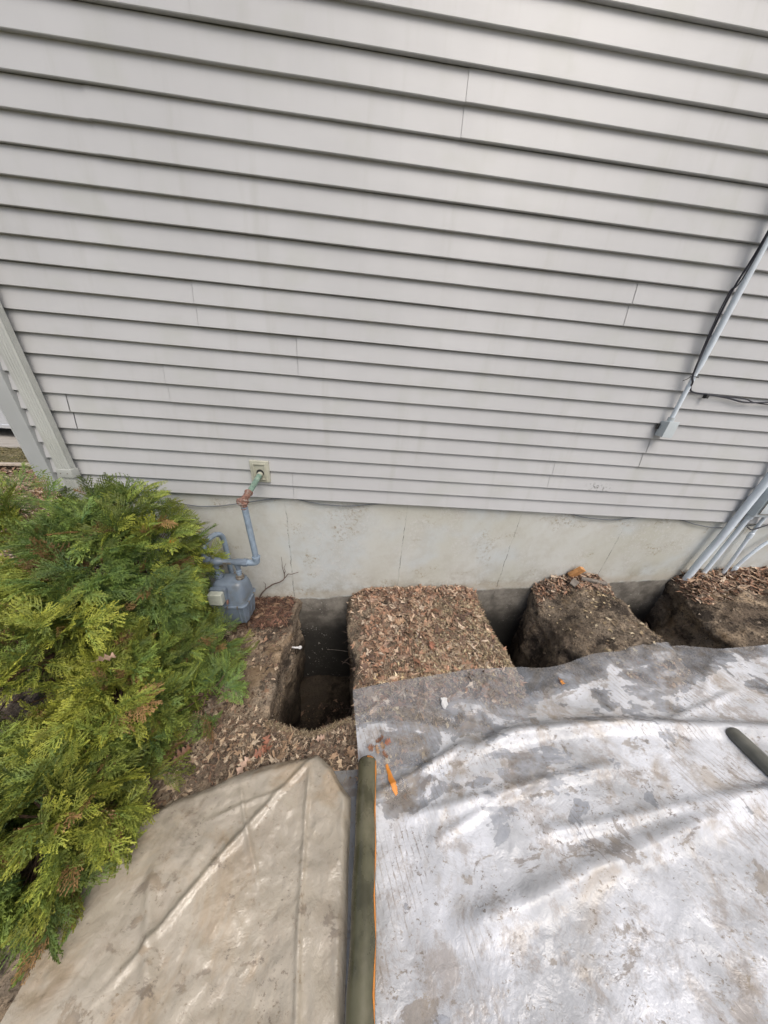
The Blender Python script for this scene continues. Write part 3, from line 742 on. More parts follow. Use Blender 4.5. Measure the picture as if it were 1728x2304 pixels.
def scatter(name, pts, zs, kinds, size, pal, tilt=0.5, label=None, long_=1.0):
    """pts (n,2), zs (n,), kinds dict kind->weight"""
    n = len(pts); ks = list(kinds); wts = np.array([kinds[k] for k in ks]); wts = wts / wts.sum()
    ki = rng.choice(len(ks), n, p=wts)
    pal = np.array(PAL[pal] if isinstance(pal, str) else pal)
    VV = []; FF = []; CC = []; base = 0
    for q, k in enumerate(ks):
        for t, (tv, tf) in enumerate(TEMPL[k]):
            sel = np.where((ki == q))[0]; sel = sel[t::len(TEMPL[k])]
            m = len(sel)
            if not m: continue
            sz = size[0] + (size[1] - size[0]) * rng.random(m) ** 1.8
            if k == 'chip': sz = sz * 0.4
            if k == 'twig': sz = sz * 1.5 * long_
            yaw = rng.random(m) * 2 * np.pi; ti = rng.normal(0, tilt, m) * (0.5 if k in ('twig',) else 1); ta = rng.random(m) * 2 * np.pi
            c, s = np.cos(yaw), np.sin(yaw)
            Rz = np.zeros((m, 3, 3)); Rz[:, 0, 0] = c; Rz[:, 0, 1] = -s; Rz[:, 1, 0] = s; Rz[:, 1, 1] = c; Rz[:, 2, 2] = 1
            ax = np.stack([np.cos(ta), np.sin(ta), np.zeros(m)], -1)
            K = np.zeros((m, 3, 3)); K[:, 0, 2] = ax[:, 1]; K[:, 1, 2] = -ax[:, 0]; K[:, 2, 0] = -ax[:, 1]; K[:, 2, 1] = ax[:, 0]
            Rt = np.eye(3)[None] + np.sin(ti)[:, None, None] * K + (1 - np.cos(ti))[:, None, None] * (K @ K)
            R_ = Rt @ Rz
            flip = np.where(rng.random(m) < 0.5, 1, -1)
            tvv = tv[None] * sz[:, None, None]; tvv[:, :, 2] *= flip[:, None]
            W_ = np.einsum('nij,nvj->nvi', R_, tvv)
            W_[:, :, 0] += pts[sel, 0][:, None]; W_[:, :, 1] += pts[sel, 1][:, None]
            W_[:, :, 2] += (zs[sel] + sz * 0.12 + 0.001)[:, None]
            nv = tv.shape[0]
            VV.append(W_.reshape(-1, 3)); FF.append((tf[None] + (base + np.arange(m) * nv)[:, None, None]).reshape(-1, 3)); base += m * nv
            cc = pal[rng.integers(0, len(pal), m)] * (0.72 + 0.75 * rng.random((m, 1)))
            CC.append(np.repeat(cc, nv, 0))
    V = np.concatenate(VV); V[:, 1] = np.minimum(V[:, 1], 0.026) if V[:, 1].max() < 0.5 and V[:, 1].max() > -0.3 else V[:, 1]
    o = np_mesh(name, V, np.concatenate(FF), LITTER, np.concatenate(CC)); o['kind'] = 'stuff'
    if label: o['label'] = label
    return o
def region(n, x0, x1, y0, y1, dens=None, avoid=True):
    P = np.stack([x0 + (x1 - x0) * rng.random(n), y0 + (y1 - y0) * rng.random(n)], -1)
    if dens is not None: P = P[rng.random(n) < dens(P[:, 0], P[:, 1])]
    if avoid:
        ok = np.ones(len(P), bool)
        for i, (xl, xr, yn, zb) in enumerate(TR):
            ye = yn - 0.02 + (0.085 * np.abs((P[:, 0] + 0.27) / 0.25) ** 1.6 if i == 0 else 0)
            ok &= ~((P[:, 0] > rim_l(i, P[:, 1]) - 0.004) & (P[:, 0] < rim_r(i, P[:, 1]) + 0.004) & (P[:, 1] > ye))
        P = P[ok]
    return P, G(P[:, 0], P[:, 1])
# leafy mound between first and second pit
P, Z = region(6600, -0.09, 1.13, -0.95, 0.02, lambda x, y: 0.12 + 0.88 * np.clip(sst(-0.02, 0.12, x) * (0.35 + 1.3 * sst(1.0, 0.5, x + 0.25 * (y + 0.4)) + 2.6 * fbm(x, y, 5, 3, 2)), 0.03, 1))
scatter('leaf_litter', P, Z, {'leaf': 5, 'curl': 2.5, 'twig': 3}, (0.010, 0.066), 'tan', 0.65, 'brown oak leaf litter on the mound between the first two pits')
P, Z = region(22000, -0.10, 1.14, -1.05, 0.02, lambda x, y: 0.3 + 0.7 * (fbm(x, y, 5, 3, 6) > -0.1))
scatter('leaf_crumbs', P, Z + 0.003, {'leaf': 2, 'twig': 3, 'chip': 3}, (0.006, 0.022), 'grey', 0.5, 'crumbled leaves and wood chips on the leafy mound')
P, Z = region(10000, 0.25, 1.13, -0.85, 0.0, lambda x, y: sst(0.25, 1.0, x - 0.5 * (y + 0.2)))
scatter('straw_chips', P, Z + 0.008, {'twig': 3, 'chip': 2, 'leaf': 2}, (0.010, 0.026), 'straw', 0.5, 'pale straw-coloured chips on the near right part of the leafy mound')
# leaves heaped against the wall
P, Z = region(1500, -0.08, 1.08, -0.14, 0.015, lambda x, y: sst(-0.16, 0.0, y))
scatter('leaf_drift', P, Z + 0.028 * rng.random(len(P)) * sst(-0.15, 0, P[:, 1]), {'leaf': 4, 'curl': 3}, (0.02, 0.05), 'tan', 0.7, 'drift of dry leaves against the foundation on the first mound')
# second mound: dark soil, leaves near wall
P, Z = region(1500, 1.60, 2.36, -0.16, 0.015, lambda x, y: sst(-0.20, -0.04, y))
scatter('leaf_drift', P, Z + 0.03 * rng.random(len(P)) * sst(-0.16, 0, P[:, 1]), {'leaf': 3, 'curl': 4}, (0.02, 0.055), 'tan', 0.7, 'drift of curled brown leaves against the foundation on the second mound')
P, Z = region(11000, 1.60, 2.36, -0.78, 0.0)
scatter('soil_crumbs', P, Z + 0.002, {'chip': 5, 'twig': 3, 'leaf': 1}, (0.005, 0.018), [(0.13, 0.10, 0.075), (0.20, 0.16, 0.12), (0.07, 0.055, 0.045), (0.32, 0.26, 0.19), (0.05, 0.04, 0.033)], 0.5, 'crumbs of soil and chips on the second mound')
P, Z = region(220, 1.62, 2.34, -0.75, -0.1)
scatter('scattered_leaves', P, Z + 0.004, {'leaf': 3, 'curl': 1}, (0.012, 0.034), 'straw', 0.4, 'few pale leaf scraps on the second mound')
# third mound
P, Z = region(4200, 2.95, 4.9, -0.30, 0.015, lambda x, y: np.clip(sst(-0.34, -0.08, y - 0.16 * (x - 3.2)) , 0, 1))
scatter('leaf_drift', P, Z + 0.045 * rng.random(len(P)) * sst(-0.25, 0, P[:, 1]), {'leaf': 3, 'curl': 4}, (0.022, 0.065), 'tan', 0.65, 'thick drift of brown leaves around the grey conduits at the wall')
P, Z = region(9500, 2.85, 4.9, -0.78, 0.0)
scatter('soil_crumbs', P, Z + 0.002, {'chip': 6, 'twig': 1.6, 'leaf': 1.2}, (0.007, 0.026), [(0.13, 0.10, 0.075), (0.22, 0.18, 0.14), (0.08, 0.06, 0.05), (0.30, 0.24, 0.18)], 0.5, 'crumbs of soil on the third mound')
# left bed: mulch and shredded bark
P, Z = region(16000, -2.3, -0.56, -1.6, 0.015, lambda x, y: np.clip(0.45 + 1.8 * fbm(x, y, 5, 3, 5), 0.1, 1))
scatter('mulch', P, Z + 0.002, {'twig': 4, 'chip': 3, 'leaf': 2}, (0.008, 0.030), 'dark', 0.5, 'dark shredded mulch in the bed beside the first pit')
P, Z = region(1700, -1.25, -0.56, -1.5, 0.015, lambda x, y: np.clip(sst(-0.62, -0.85, x) * 0.7 + sst(-0.8, -1.0, y) * 0.5 + fbm(x, y, 5, 3, 5), 0.06, 1))
scatter('bed_leaves', P, Z + 0.004, {'leaf': 3, 'curl': 3, 'twig': 1}, (0.012, 0.042), 'grey', 0.5, 'grey-brown leaf scraps over the mulch left of the first pit')
P, Z = region(900, -1.15, -0.62, -0.30, 0.015)
scatter('shredded_bark', P, Z + 0.012, {'twig': 5, 'curl': 2}, (0.03, 0.085), [(0.13, 0.07, 0.05), (0.19, 0.10, 0.07), (0.26, 0.17, 0.11), (0.08, 0.05, 0.04)], 0.6, 'long shredded bark strips under the gas meter')
# near lip of first pit
P, Z = region(15000, -1.25, 0.03, -1.42, -0.93, lambda x, y: np.clip(0.35 + 2.2 * fbm(x, y, 5, 3, 1) + 0.5 * sst(-0.6, -0.3, x), 0.05, 1))
scatter('leaf_crumbs', P, Z + 0.003, {'twig': 4, 'chip': 3, 'leaf': 3}, (0.006, 0.026), 'grey', 0.55, 'crumbled leaves and chips along the near lip of the first pit')
P, Z = region(2200, -1.1, 0.03, -1.40, -0.93, lambda x, y: np.clip(0.4 + 2.2 * fbm(x, y, 4, 3, 2), 0.03, 1))
scatter('leaf_scraps', P, Z + 0.006, {'leaf': 4, 'curl': 2, 'twig': 4}, (0.010, 0.044), [(0.36, 0.27, 0.18), (0.28, 0.19, 0.12), (0.20, 0.14, 0.095), (0.13, 0.09, 0.065), (0.42, 0.34, 0.25)], 0.6, 'pale leaf scraps along the near lip of the first pit')
# under the sheet
P, Z = region(12000, 0.0, 2.2, -1.35, -0.75, lambda x, y: 0.35 + 0.65 * (fbm(x, y, 4, 3, 3) > 0))
scatter('buried_litter', P, Z + 0.002, {'leaf': 3, 'twig': 3, 'chip': 2}, (0.010, 0.040), [(0.50, 0.38, 0.22), (0.42, 0.28, 0.17), (0.34, 0.20, 0.12), (0.60, 0.50, 0.34), (0.2, 0.14, 0.09)], 0.35, 'leaf scraps and straw showing through the plastic sheet')

# grass-like fringe at pit lip
P = []; 
for k in range(900):
    x = rng.uniform(-0.55, -0.03); P.append((x, -1.04 + 0.085 * abs((x + 0.27) / 0.25) ** 1.6 - rng.random() * 0.03))
for k in range(500): 
    y = rng.uniform(-0.85, 0); P.append((1.09 - rng.random() * 0.02, y))
P = np.array(P)
scatter('root_fringe', P, G(P[:, 0], P[:, 1]) + 0.008, {'twig': 1}, (0.01, 0.028), 'straw', 1.6, 'fringe of fine dry roots on the lips of the pits')

WP = np.concatenate(WALLP)
sel = rng.choice(len(WP), 5200)
CP = WP[sel]; CP = CP[CP[:, 1] < 0.0]
scatter('wall_clods', CP[:, :2], CP[:, 2], {'chip': 5, 'curl': 0.5, 'twig': 0.7}, (0.008, 0.055), [(0.17, 0.13, 0.095), (0.10, 0.075, 0.055), (0.24, 0.19, 0.14), (0.07, 0.05, 0.038)], 1.5, 'clods, stones and bits of root in the cut sides of the pits')
# torn roots hanging from the cut faces
b = MB()
for k in range(70):
    i = k % 3; y = rng.uniform(-0.85, -0.03); side = -1 if (i == 0 and k % 2) else 1
    x = float(rim_r(i, y)) if side > 0 else float(rim_l(i, y)); z = float(G(x, y)) - rng.uniform(0.02, 0.35); L_ = rng.uniform(0.03, 0.13)
    x += side * 0.02; q = [(x, y, z)]
    dx, dy, dz = -side * rng.uniform(0.4, 1.0), rng.uniform(-0.6, 0.6), rng.uniform(-0.9, 0.2)
    for j in range(1, 5): q.append((x + dx * L_ * j / 4, y + dy * L_ * j / 4 + rng.normal(0, 0.004), z + dz * L_ * (j / 4) ** 1.4 + rng.normal(0, 0.004)))
    b.tube(q, [0.0022, 0.0019, 0.0015, 0.0011, 0.0007], 4)
o = b.build('torn_roots', ROOT); o['kind'] = 'stuff'; o['label'] = 'fine torn roots hanging out of the cut pit sides'
# trench debris
P = np.stack([rng.uniform(-0.56, -0.06, 500), rng.uniform(-1.0, 0.0, 500)], -1)
scatter('pit_debris', P, np.full(500, -2.31), {'chip': 5, 'leaf': 1}, (0.02, 0.07), 'dark', 0.5, 'loose crumbs on the floor of the first pit')
P = np.concatenate([np.stack([rng.uniform(1.1, 1.6, 300), rng.uniform(-0.9, 0.0, 300)], -1), np.stack([rng.uniform(2.35, 3.0, 400), rng.uniform(-0.9, 0.0, 400)], -1)])
scatter('pit_debris', P, np.where(P[:, 0] < 2, -1.97, -1.87), {'chip': 5, 'leaf': 1}, (0.02, 0.06), 'dark', 0.5, 'loose crumbs on the floors of the other pits')

# individual oak leaves
def leaf_mat(name, col):
    n = NT(name)
    nz = n.noise(40, 4)
    c = n.mix(n.rng(nz, 0.35, 0.7), tuple(v * 0.75 for v in col), tuple(min(1, v * 1.2) for v in col))
    sh = n.bsdf(c, 0.6, n.bump(nz, 0.3, 0.002)); tr = n.n('BsdfTranslucent', Color=col)
    return n.done(n.n('MixShader', Fac=0.2, i1=sh, i2=tr.outputs[0]).outputs[0])
LM = {'tan': leaf_mat('tan_leaf', (0.44, 0.29, 0.18)), 'red': leaf_mat('red_leaf', (0.33, 0.145, 0.09)), 'pale': leaf_mat('pale_leaf', (0.52, 0.36, 0.27)), 'brown': leaf_mat('brown_leaf', (0.27, 0.14, 0.085)), 'orange': leaf_mat('orange_leaf', (0.62, 0.25, 0.05))}
def oak_leaf(loc, size, yaw, tilt, col, label, curl=0.5, lobes=4):
    e = bpy.data.objects.new('oak_leaf', None)
    half = []
    r = random.Random(int(abs(loc[0]) * 1000 + abs(loc[1]) * 777))
    half.append((0.0, 0.015))
    for k in range(lobes):
        t = 0.16 + 0.66 * k / (lobes - 1)
        wmax = 0.36 * math.sin(math.pi * (0.25 + 0.6 * t)) * (0.85 + 0.3 * r.random())
        half.append((t - 0.06, 0.07)); half.append((t + 0.03, wmax)); half.append((t + 0.09, wmax * 0.72))
    half.append((0.93, 0.06)); half.append((1.0, 0.0))
    V = []; F = []
    n = len(half)
    for (t, wd) in half: V.append((t, 0.0))
    for (t, wd) in half: V.append((t, wd * 0.55 if wd > 0 else 0))
    for (t, wd) in half: V.append((t + 0.04 * (wd > 0.1), wd))
    m2 = [(x, -y * (0.85 + 0.2 * r.random())) for (x, y) in V[n:]]
    V += m2
    for k in range(n - 1):
        F.append((k, k + 1, n + k + 1, n + k)); F.append((n + k, n + k + 1, 2 * n + k + 1, 2 * n + k))
        F.append((k, 3 * n + k, 3 * n + k + 1, k + 1)); F.append((3 * n + k, 4 * n + k, 4 * n + k + 1, 3 * n + k + 1))
    V3 = []
    for (x, y) in V:
        z = curl * (abs(y) ** 1.4) * (0.9 if y > 0 else 0.6) + 0.18 * curl * math.sin(x * 5 + loc[0] * 9) + 0.05 * r.random() * abs(y) * 3
        V3.append(((x - 0.5) * size, y * size, z * size))
    b = MB(); b.add(V3, F)
    # stalk
    b.tube([(-0.5 * size, 0, 0.0), (-0.62 * size, 0.01 * size, 0.02 * size), (-0.75 * size, 0.04 * size, 0.05 * size)], [0.012 * size, 0.01 * size, 0.008 * size], 5)
    o = b.build('oak_leaf', LM[col], None, angle=60)
    o.location = loc; o.rotation_euler = (tilt[0], tilt[1], yaw)
    tag(o, label, 'leaf', 'fallen oak leaves')
    return o
def gz(x, y, d=0.012): return (x, y, float(G(x, y)) + d)
oak_leaf(gz(-0.479, -1.10, 0.02), 0.085, 2.1, (0.2, 0.1), 'red', 'reddish crumpled oak leaf on the chips before the near lip of the left pit')
oak_leaf(gz(-0.505, -1.135, 0.016), 0.07, 0.4, (0.3, -0.2), 'red', 'dark red oak leaf lying half under the reddish crumpled one', 0.7)
oak_leaf(gz(-0.025, -1.15, 0.014), 0.085, 2.7, (0.1, 0.15), 'tan', 'tan oak leaf on the soil just left of the big plastic sheet edge', 0.35, 3)
oak_leaf(gz(-0.575, -1.19, 0.016), 0.075, 1.2, (0.1, -0.1), 'pale', 'pale oak leaf touching the back edge of the tan sheet', 0.35, 3)
oak_leaf(gz(-0.93, -1.13, 0.018), 0.095, 0.9, (0.2, 0.1), 'brown', 'brown oak leaf on the ground under the lower right side of the cedar shrub', 0.6)
oak_leaf(gz(-0.89, -0.98, 0.018), 0.085, 2.4, (0.2, 0.1), 'pale', 'pale curled oak leaf against the shrub foot, left of the pit', 0.6)
oak_leaf(gz(-0.97, -0.94, 0.020), 0.08, 0.2, (0.3, 0.1), 'tan', 'tan oak leaf deepest under the shrub foot', 0.6)
oak_leaf(gz(-0.19, -1.085, 0.014), 0.05, 0.3, (0.1, 0.1), 'pale', 'small pale leaf near the middle of the near pit lip', 0.4, 3)
oak_leaf(gz(0.53, -0.58, 0.03), 0.075, 1.4, (0.2, 0.2), 'red', 'red-brown oak leaf on top of the leafy mound near the plastic', 0.6)
oak_leaf(gz(0.32, -0.36, 0.03), 0.09, 0.5, (0.15, 0.1), 'tan', 'tan oak leaf in the middle of the leafy mound', 0.5)
oak_leaf(gz(0.62, -0.27, 0.03), 0.08, 2.6, (0.1, 0.3), 'brown', 'brown oak leaf on the leafy mound near its far right side', 0.5)
oak_leaf(gz(0.10, -0.12, 0.03), 0.08, 1.0, (0.3, 0.1), 'pale', 'pale oak leaf at the far left corner of the leafy mound', 0.5)
oak_leaf(gz(0.42, -0.70, 0.03), 0.085, 3.0, (0.2, -0.2), 'brown', 'dark brown oak leaf beside the plastic edge on the leafy mound', 0.6)
CL = ['dark brown leaf at the left of the leaf clump behind the olive pipe', 'tan leaf on the near side of the clump behind the olive pipe', 'brown leaf on the far side of the clump behind the olive pipe', 'small tan leaf on top of the clump behind the olive pipe', 'reddish leaf at the right end of the clump behind the olive pipe', 'lowest brown leaf of the clump, nearest the orange tape']
for k, (x, y) in enumerate(((0.095, -1.165), (0.125, -1.175), (0.14, -1.135), (0.155, -1.16), (0.18, -1.145), (0.165, -1.20))):
    oak_leaf((x, y, sheet_z(x, y) + 0.010 + 0.004 * (k % 3)), (0.05, 0.042, 0.052, 0.038, 0.046, 0.04)[k], k * 1.7, (0.35, 0.3 * (-1) ** k), ('brown', 'tan', 'brown', 'tan', 'red', 'brown')[k], CL[k], 0.7)
oak_leaf((1.33, -0.86, sheet_z(1.33, -0.86) + 0.008), 0.055, 1.2, (0.1, 0.2), 'orange', 'small bright orange leaf lying on the far edge of the plastic', 0.5, 3)

# small bits: wood, foam, stone
def chunk(name, loc, dim, rot, mat, label, cat, bevel=0.002):
    b = MB(); b.box((-dim[0] / 2, -dim[1] / 2, -dim[2] / 2), (dim[0] / 2, dim[1] / 2, dim[2] / 2), bevel=bevel)
    # uneven ends: shear the vertices a little
    r = random.Random(int(loc[0] * 100)); b.v = [(v[0] + 0.08 * dim[0] * math.sin(v[1] * 60) * 0.3, v[1] * (1 + 0.25 * v[0] / dim[0]), v[2] + 0.004 * math.sin(v[0] * 40 + 1)) for v in b.v]
    o = b.build(name, mat); o.location = loc; o.rotation_euler = rot; return tag(o, label, cat)
chunk('wood_block', gz(1.955, -0.01, 0.075), (0.07, 0.04, 0.12), (0.35, 0.45, 0.3), WOOD, 'orange-brown broken block of wood leaning on the wall on the second mound', 'wood block')
chunk('wooden_stick', gz(2.10, -0.07, 0.04), (0.24, 0.035, 0.02), (0.1, 0.1, -0.12), WOODG, 'flat grey weathered slat lying by the wall on the second mound', 'wood slat')
chunk('wood_scrap', gz(1.90, -0.09, 0.035), (0.08, 0.05, 0.015), (0.1, -0.2, 0.6), WOODG, 'short grey wood scrap below the orange-brown block', 'wood scrap')
b = MB(); ol = [(-0.016, -0.03), (-0.004, -0.036), (0.006, -0.02), (0.02, -0.01), (0.017, 0.012), (0.024, 0.028), (0.006, 0.034), (-0.008, 0.027), (-0.022, 0.030), (-0.019, 0.008), (-0.026, -0.008)]
zb = sheet_z(0.535, -0.965) + 0.006; q = len(ol)
b.add([(0.535 + x, -0.965 + y, zb + 0.003 * math.sin(k * 2)) for k, (x, y) in enumerate(ol)] + [(0.535 + x * 0.85, -0.965 + y * 0.85, zb + 0.008 + 0.003 * math.sin(k * 2)) for k, (x, y) in enumerate(ol)], [tuple(range(q)), tuple(range(2 * q - 1, q - 1, -1))] + [(k, (k + 1) % q, q + (k + 1) % q, q + k) for k in range(q)])
tag(b.build('foam_scrap', WHITEP), 'small torn white scrap on the plastic sheet over the leafy mound', 'scrap')
b = MB(); b.lathe((3.69, -0.19, float(G(3.69, -0.19)) - 0.01), (0.1, 0, 1), [(0, 0.045), (0.01, 0.047), (0.05, 0.043), (0.075, 0.032), (0.085, 0.012)], 20)
tag(b.build('marker_cap', REDOR), 'bright orange-red plastic cap in the leaves at the right edge', 'cap')
b = MB(); b.tube([(-0.56, -0.36, -1.20), (-0.53, -0.36, -1.205), (-0.505, -0.355, -1.21)], [0.006, 0.007, 0.008], 8); b.lathe((-0.505, -0.355, -1.21), (1, 0, 0), [(-0.005, 0.006), (0.005, 0.014), (0.018, 0.014), (0.026, 0.005)], 10)
tag(b.build('pipe_stub', WHITEP), 'small white pipe stub poking out of the left side of the first pit', 'pipe stub')
b = MB(); b.tube([(-0.33, 0.0, -1.72), (-0.2, -0.05, -1.66), (-0.07, -0.10, -1.62)], 0.0025, 6); tag(b.build('cut_root', WOODG), 'thin pale root stretched across the first pit', 'root')

# ------------------------------------------------------------------ dry vine on the wall
b = MB()
def twigline(b, pts, r0, r1):
    n = len(pts); b.tube([(x, -0.0 + 0.012 * math.sin(k * 1.9), z) for k, (x, z) in enumerate(pts)], [r0 + (r1 - r0) * k / (n - 1) for k in range(n)], 6)
twigline(b, [(-0.94, -1.06), (-0.932, -1.01), (-0.90, -0.95), (-0.86, -0.90), (-0.80, -0.86), (-0.734, -0.822), (-0.70, -0.79), (-0.683, -0.769)], 0.007, 0.0045)
twigline(b, [(-0.683, -0.769), (-0.655, -0.735), (-0.62, -0.722), (-0.578, -0.704), (-0.565, -0.712)], 0.004, 0.0022)
twigline(b, [(-0.69, -0.775), (-0.685, -0.72), (-0.672, -0.69), (-0.680, -0.655), (-0.665, -0.62)], 0.0035, 0.0015)
twigline(b, [(-0.685, -0.73), (-0.70, -0.66), (-0.69, -0.60), (-0.692, -0.538)], 0.003, 0.0012)
twigline(b, [(-0.87, -0.91), (-0.865, -0.86), (-0.872, -0.82)], 0.003, 0.0012)
tag(b.build('dry_vine', ROOT), 'thin leafless brown vine climbing the foundation right of the gas meter', 'vine')

# ------------------------------------------------------------------ wires
def spline(pts, n=10):
    out = []; P = [Vector(p) for p in pts]; P = [P[0] * 2 - P[1]] + P + [P[-1] * 2 - P[-2]]
    for i in range(1, len(P) - 2):
        for k in range(n):
            t = k / n
            out.append(0.5 * ((2 * P[i]) + (-P[i - 1] + P[i + 1]) * t + (2 * P[i - 1] - 5 * P[i] + 4 * P[i + 1] - P[i + 2]) * t * t + (-P[i - 1] + 3 * P[i] - 3 * P[i + 1] + P[i + 2]) * t ** 3))
    out.append(P[-2]); return [tuple(p) for p in out]
yw = 0.012
b = MB(); b.tube(spline([(-2.1, yw, -0.02), (-1.7, yw, -0.05), (-1.33, yw, -0.104), (-1.166, yw, -0.103), (-0.996, yw, -0.074), (-0.758, yw, -0.022), (-0.574, 0.017, -0.004), (-0.425, yw, -0.026), (-0.30, yw, -0.04), (-0.152, yw, -0.041), (0.0, yw, -0.02), (0.125, 0.017, -0.006), (0.27, 0.02, 0.0), (0.9, 0.02, 0.005), (1.5, 0.018, 0.004), (1.64, 0.015, 0.0), (1.80, yw, -0.028), (1.914, yw, -0.038), (2.092, yw, -0.036), (2.292, 0.015, -0.002), (2.5, 0.016, 0.0), (2.658, 0.014, -0.004), (2.82, yw, -0.04), (2.988, yw, -0.06), (3.155, yw, -0.056), (3.379, yw, -0.012), (3.444, yw, 0.04)], 8), 0.0042, 8)
tag(b.build('wire', WIRE), 'thin grey wire sagging along the bottom edge of the siding', 'wire')
yc = -0.035
e = empty('black_cable', (2.04, yc, 1.0), 'black cable beside the upper conduit, looping off to the right across the siding', 'cable')
b = MB(); b.tube(spline([(2.03, yc - 0.01, 3.0), (2.028, yc - 0.01, 1.9), (2.022, yc - 0.01, 1.64), (2.010, yc, 1.452), (2.022, yc, 1.217), (2.029, yc - 0.01, 1.048), (2.043, yc - 0.02, 0.998), (2.071, yc, 0.969), (2.12, -0.02, 0.945), (2.245, -0.014, 0.939), (2.382, -0.014, 0.930), (2.526, -0.016, 0.913), (2.68, -0.016, 0.922), (2.9, -0.016, 0.95), (3.3, -0.016, 0.93)], 8), 0.005, 8)
b.tube(spline([(2.034, yc - 0.012, 3.0), (2.02, yc - 0.02, 1.64), (1.998, yc, 1.452), (2.012, yc, 1.217), (2.026, yc - 0.012, 1.06)], 8), 0.0035, 8)
b.build('cable_run', CABLE, e)
b = MB(); b.tube(spline([(2.245, -0.014, 0.936), (2.382, -0.013, 0.936), (2.526, -0.013, 0.932), (2.68, -0.013, 0.912), (3.3, -0.013, 0.915)], 6), 0.0035, 6); b.build('thin_cable', CABLE, e)
b = MB(); b.box((2.225, -0.026, 0.914), (2.245, -0.002, 0.936), bevel=0.002); b.build('cable_clip', BLACK, e)

# ------------------------------------------------------------------ upper conduit with its end box
e = empty('electrical_conduit', (2.055, -0.03, 0.72), 'slim pale conduit on the siding ending in a small grey box', 'conduit')
b = MB(); b.tube([(2.055, -0.034, 0.765), (2.055, -0.034, 1.09)], 0.0125, 18); b.build('lower_tube', PVC, e)
b = MB(); b.tube([(2.055, -0.034, 1.05), (2.056, -0.034, 1.088), (2.056, -0.034, 5.0)], [0.0125, 0.0165, 0.0165], 18); b.build('upper_tube', PVC, e)
b = MB(); b.tube([(2.055, -0.034, 0.752), (2.055, -0.034, 0.782)], 0.019, 18); b.build('connector', BOXM, e)
b = MB(); b.box((2.022, -0.062, 0.655), (2.092, -0.006, 0.755), bevel=0.003); bx = b.build('end_box', BOXM, e)
b = MB(); b.box((2.020, -0.067, 0.652), (2.094, -0.0625, 0.757), bevel=0.0015); b.build('box_cover', BOXM, e)
b = MB(); b.box((2.004, -0.014, 0.70), (2.021, -0.004, 0.735), bevel=0.001); b.build('fixing_lug', BLACK, e)
b = MB(); b.tube([(2.055 + 0.0175 * math.cos(a), -0.034 - 0.0175 * math.sin(a), 1.03) for a in np.linspace(-0.5, 3.6, 16)], 0.0022, 6)
b.tube([(2.037, -0.034, 1.03), (2.020, -0.03, 1.012), (2.004, -0.028, 1.003)], 0.0022, 6)
b.tube([(2.072, -0.034, 1.03), (2.085, -0.036, 1.031)], 0.0035, 6); b.build('cable_tie', BLACK, e)

# ------------------------------------------------------------------ right-hand conduits
GRP = 'grey conduits rising from the ground at the right'
def conduit(x, y, r, z0, pts, label):
    e = empty('electrical_conduit', (x, y, z0), label, 'conduit', GRP)
    b = MB(); b.tube(pts, r, 24); b.build('tube', PVC, e); return e
e1 = conduit(3.04, -0.032, 0.025, -0.75, [(3.030, -0.032, -0.75), (3.045, -0.032, -0.40), (3.075, -0.032, -0.10), (3.092, -0.034, 0.35), (3.10, -0.034, 2.2)], 'thickest grey conduit, leftmost of those standing at the right end of the foundation')
b = MB(); b.lathe((3.098, -0.034, 0.95), (0, 0, 1), [(0, 0.026), (0.005, 0.031), (0.07, 0.031), (0.075, 0.026)], 24); b.build('coupling', PVC, e1)
e2 = conduit(3.18, -0.022, 0.0165, -0.72, [(3.178, -0.022, -0.72), (3.186, -0.022, -0.40), (3.20, -0.022, 0.08)], 'slimmer grey conduit beside the thickest one, running up into a grey box')
e3 = conduit(3.38, -0.020, 0.0125, -0.70, [(3.392, -0.020, -0.70), (3.375, -0.020, -0.40), (3.35, -0.02, -0.15), (3.34, -0.020, 0.4)], 'thin straight grey conduit, third from the left at the right end of the foundation')
b = MB(); b.lathe((3.35, -0.020, -0.13), (-0.05, 0, 1), [(0, 0.013), (0.004, 0.017), (0.05, 0.017), (0.054, 0.013)], 20); b.build('coupling', PVC, e3)
e4 = conduit(3.46, -0.02, 0.0125, -0.68, spline([(3.455, -0.02, -0.68), (3.465, -0.02, -0.45), (3.495, -0.022, -0.30), (3.555, -0.022, -0.17), (3.68, -0.022, -0.02), (3.85, -0.022, 0.15)], 6), 'thin grey conduit that bends away to the right, rightmost at the foundation')
b = MB(); b.lathe((3.463, -0.02, -0.47), (0.08, 0, 1), [(0, 0.013), (0.004, 0.0165), (0.03, 0.0165), (0.034, 0.013)], 20); b.build('coupling', PVC, e4)
mb_ = empty('utility_box', (3.28, -0.05, 0.1), 'small grey utility box on top of the second conduit at the right edge', 'utility box')
b = MB(); b.box((3.150, -0.075, 0.095), (3.35, -0.004, 0.34), bevel=0.006); b.build('housing', BOXM, mb_)
b = MB(); b.box((3.160, -0.084, 0.13), (3.34, -0.076, 0.33), bevel=0.003); b.build('cover', BOXM, mb_)
b = MB(); b.lathe((3.2, -0.024, 0.055), (0, 0, 1), [(0, 0.018), (0.003, 0.023), (0.036, 0.023), (0.04, 0.02)], 20); b.build('hub', PVC, mb_)
b = MB(); b.tube([(3.155, -0.087, 0.335), (3.155, -0.087, 0.125), (3.345, -0.087, 0.125)], 0.003, 6); b.build('security_wire', METALD, mb_)
b = MB(); b.tube(spline([(3.245, -0.03, -0.02), (3.27, -0.045, -0.035), (3.33, -0.04, -0.02), (3.44, -0.03, 0.03), (3.55, -0.02, 0.10), (3.7, -0.02, 0.14)], 8), 0.005, 8)
tag(b.build('ground_wire', CABLE), 'short black wire leaving the second conduit just below the utility box', 'wire')

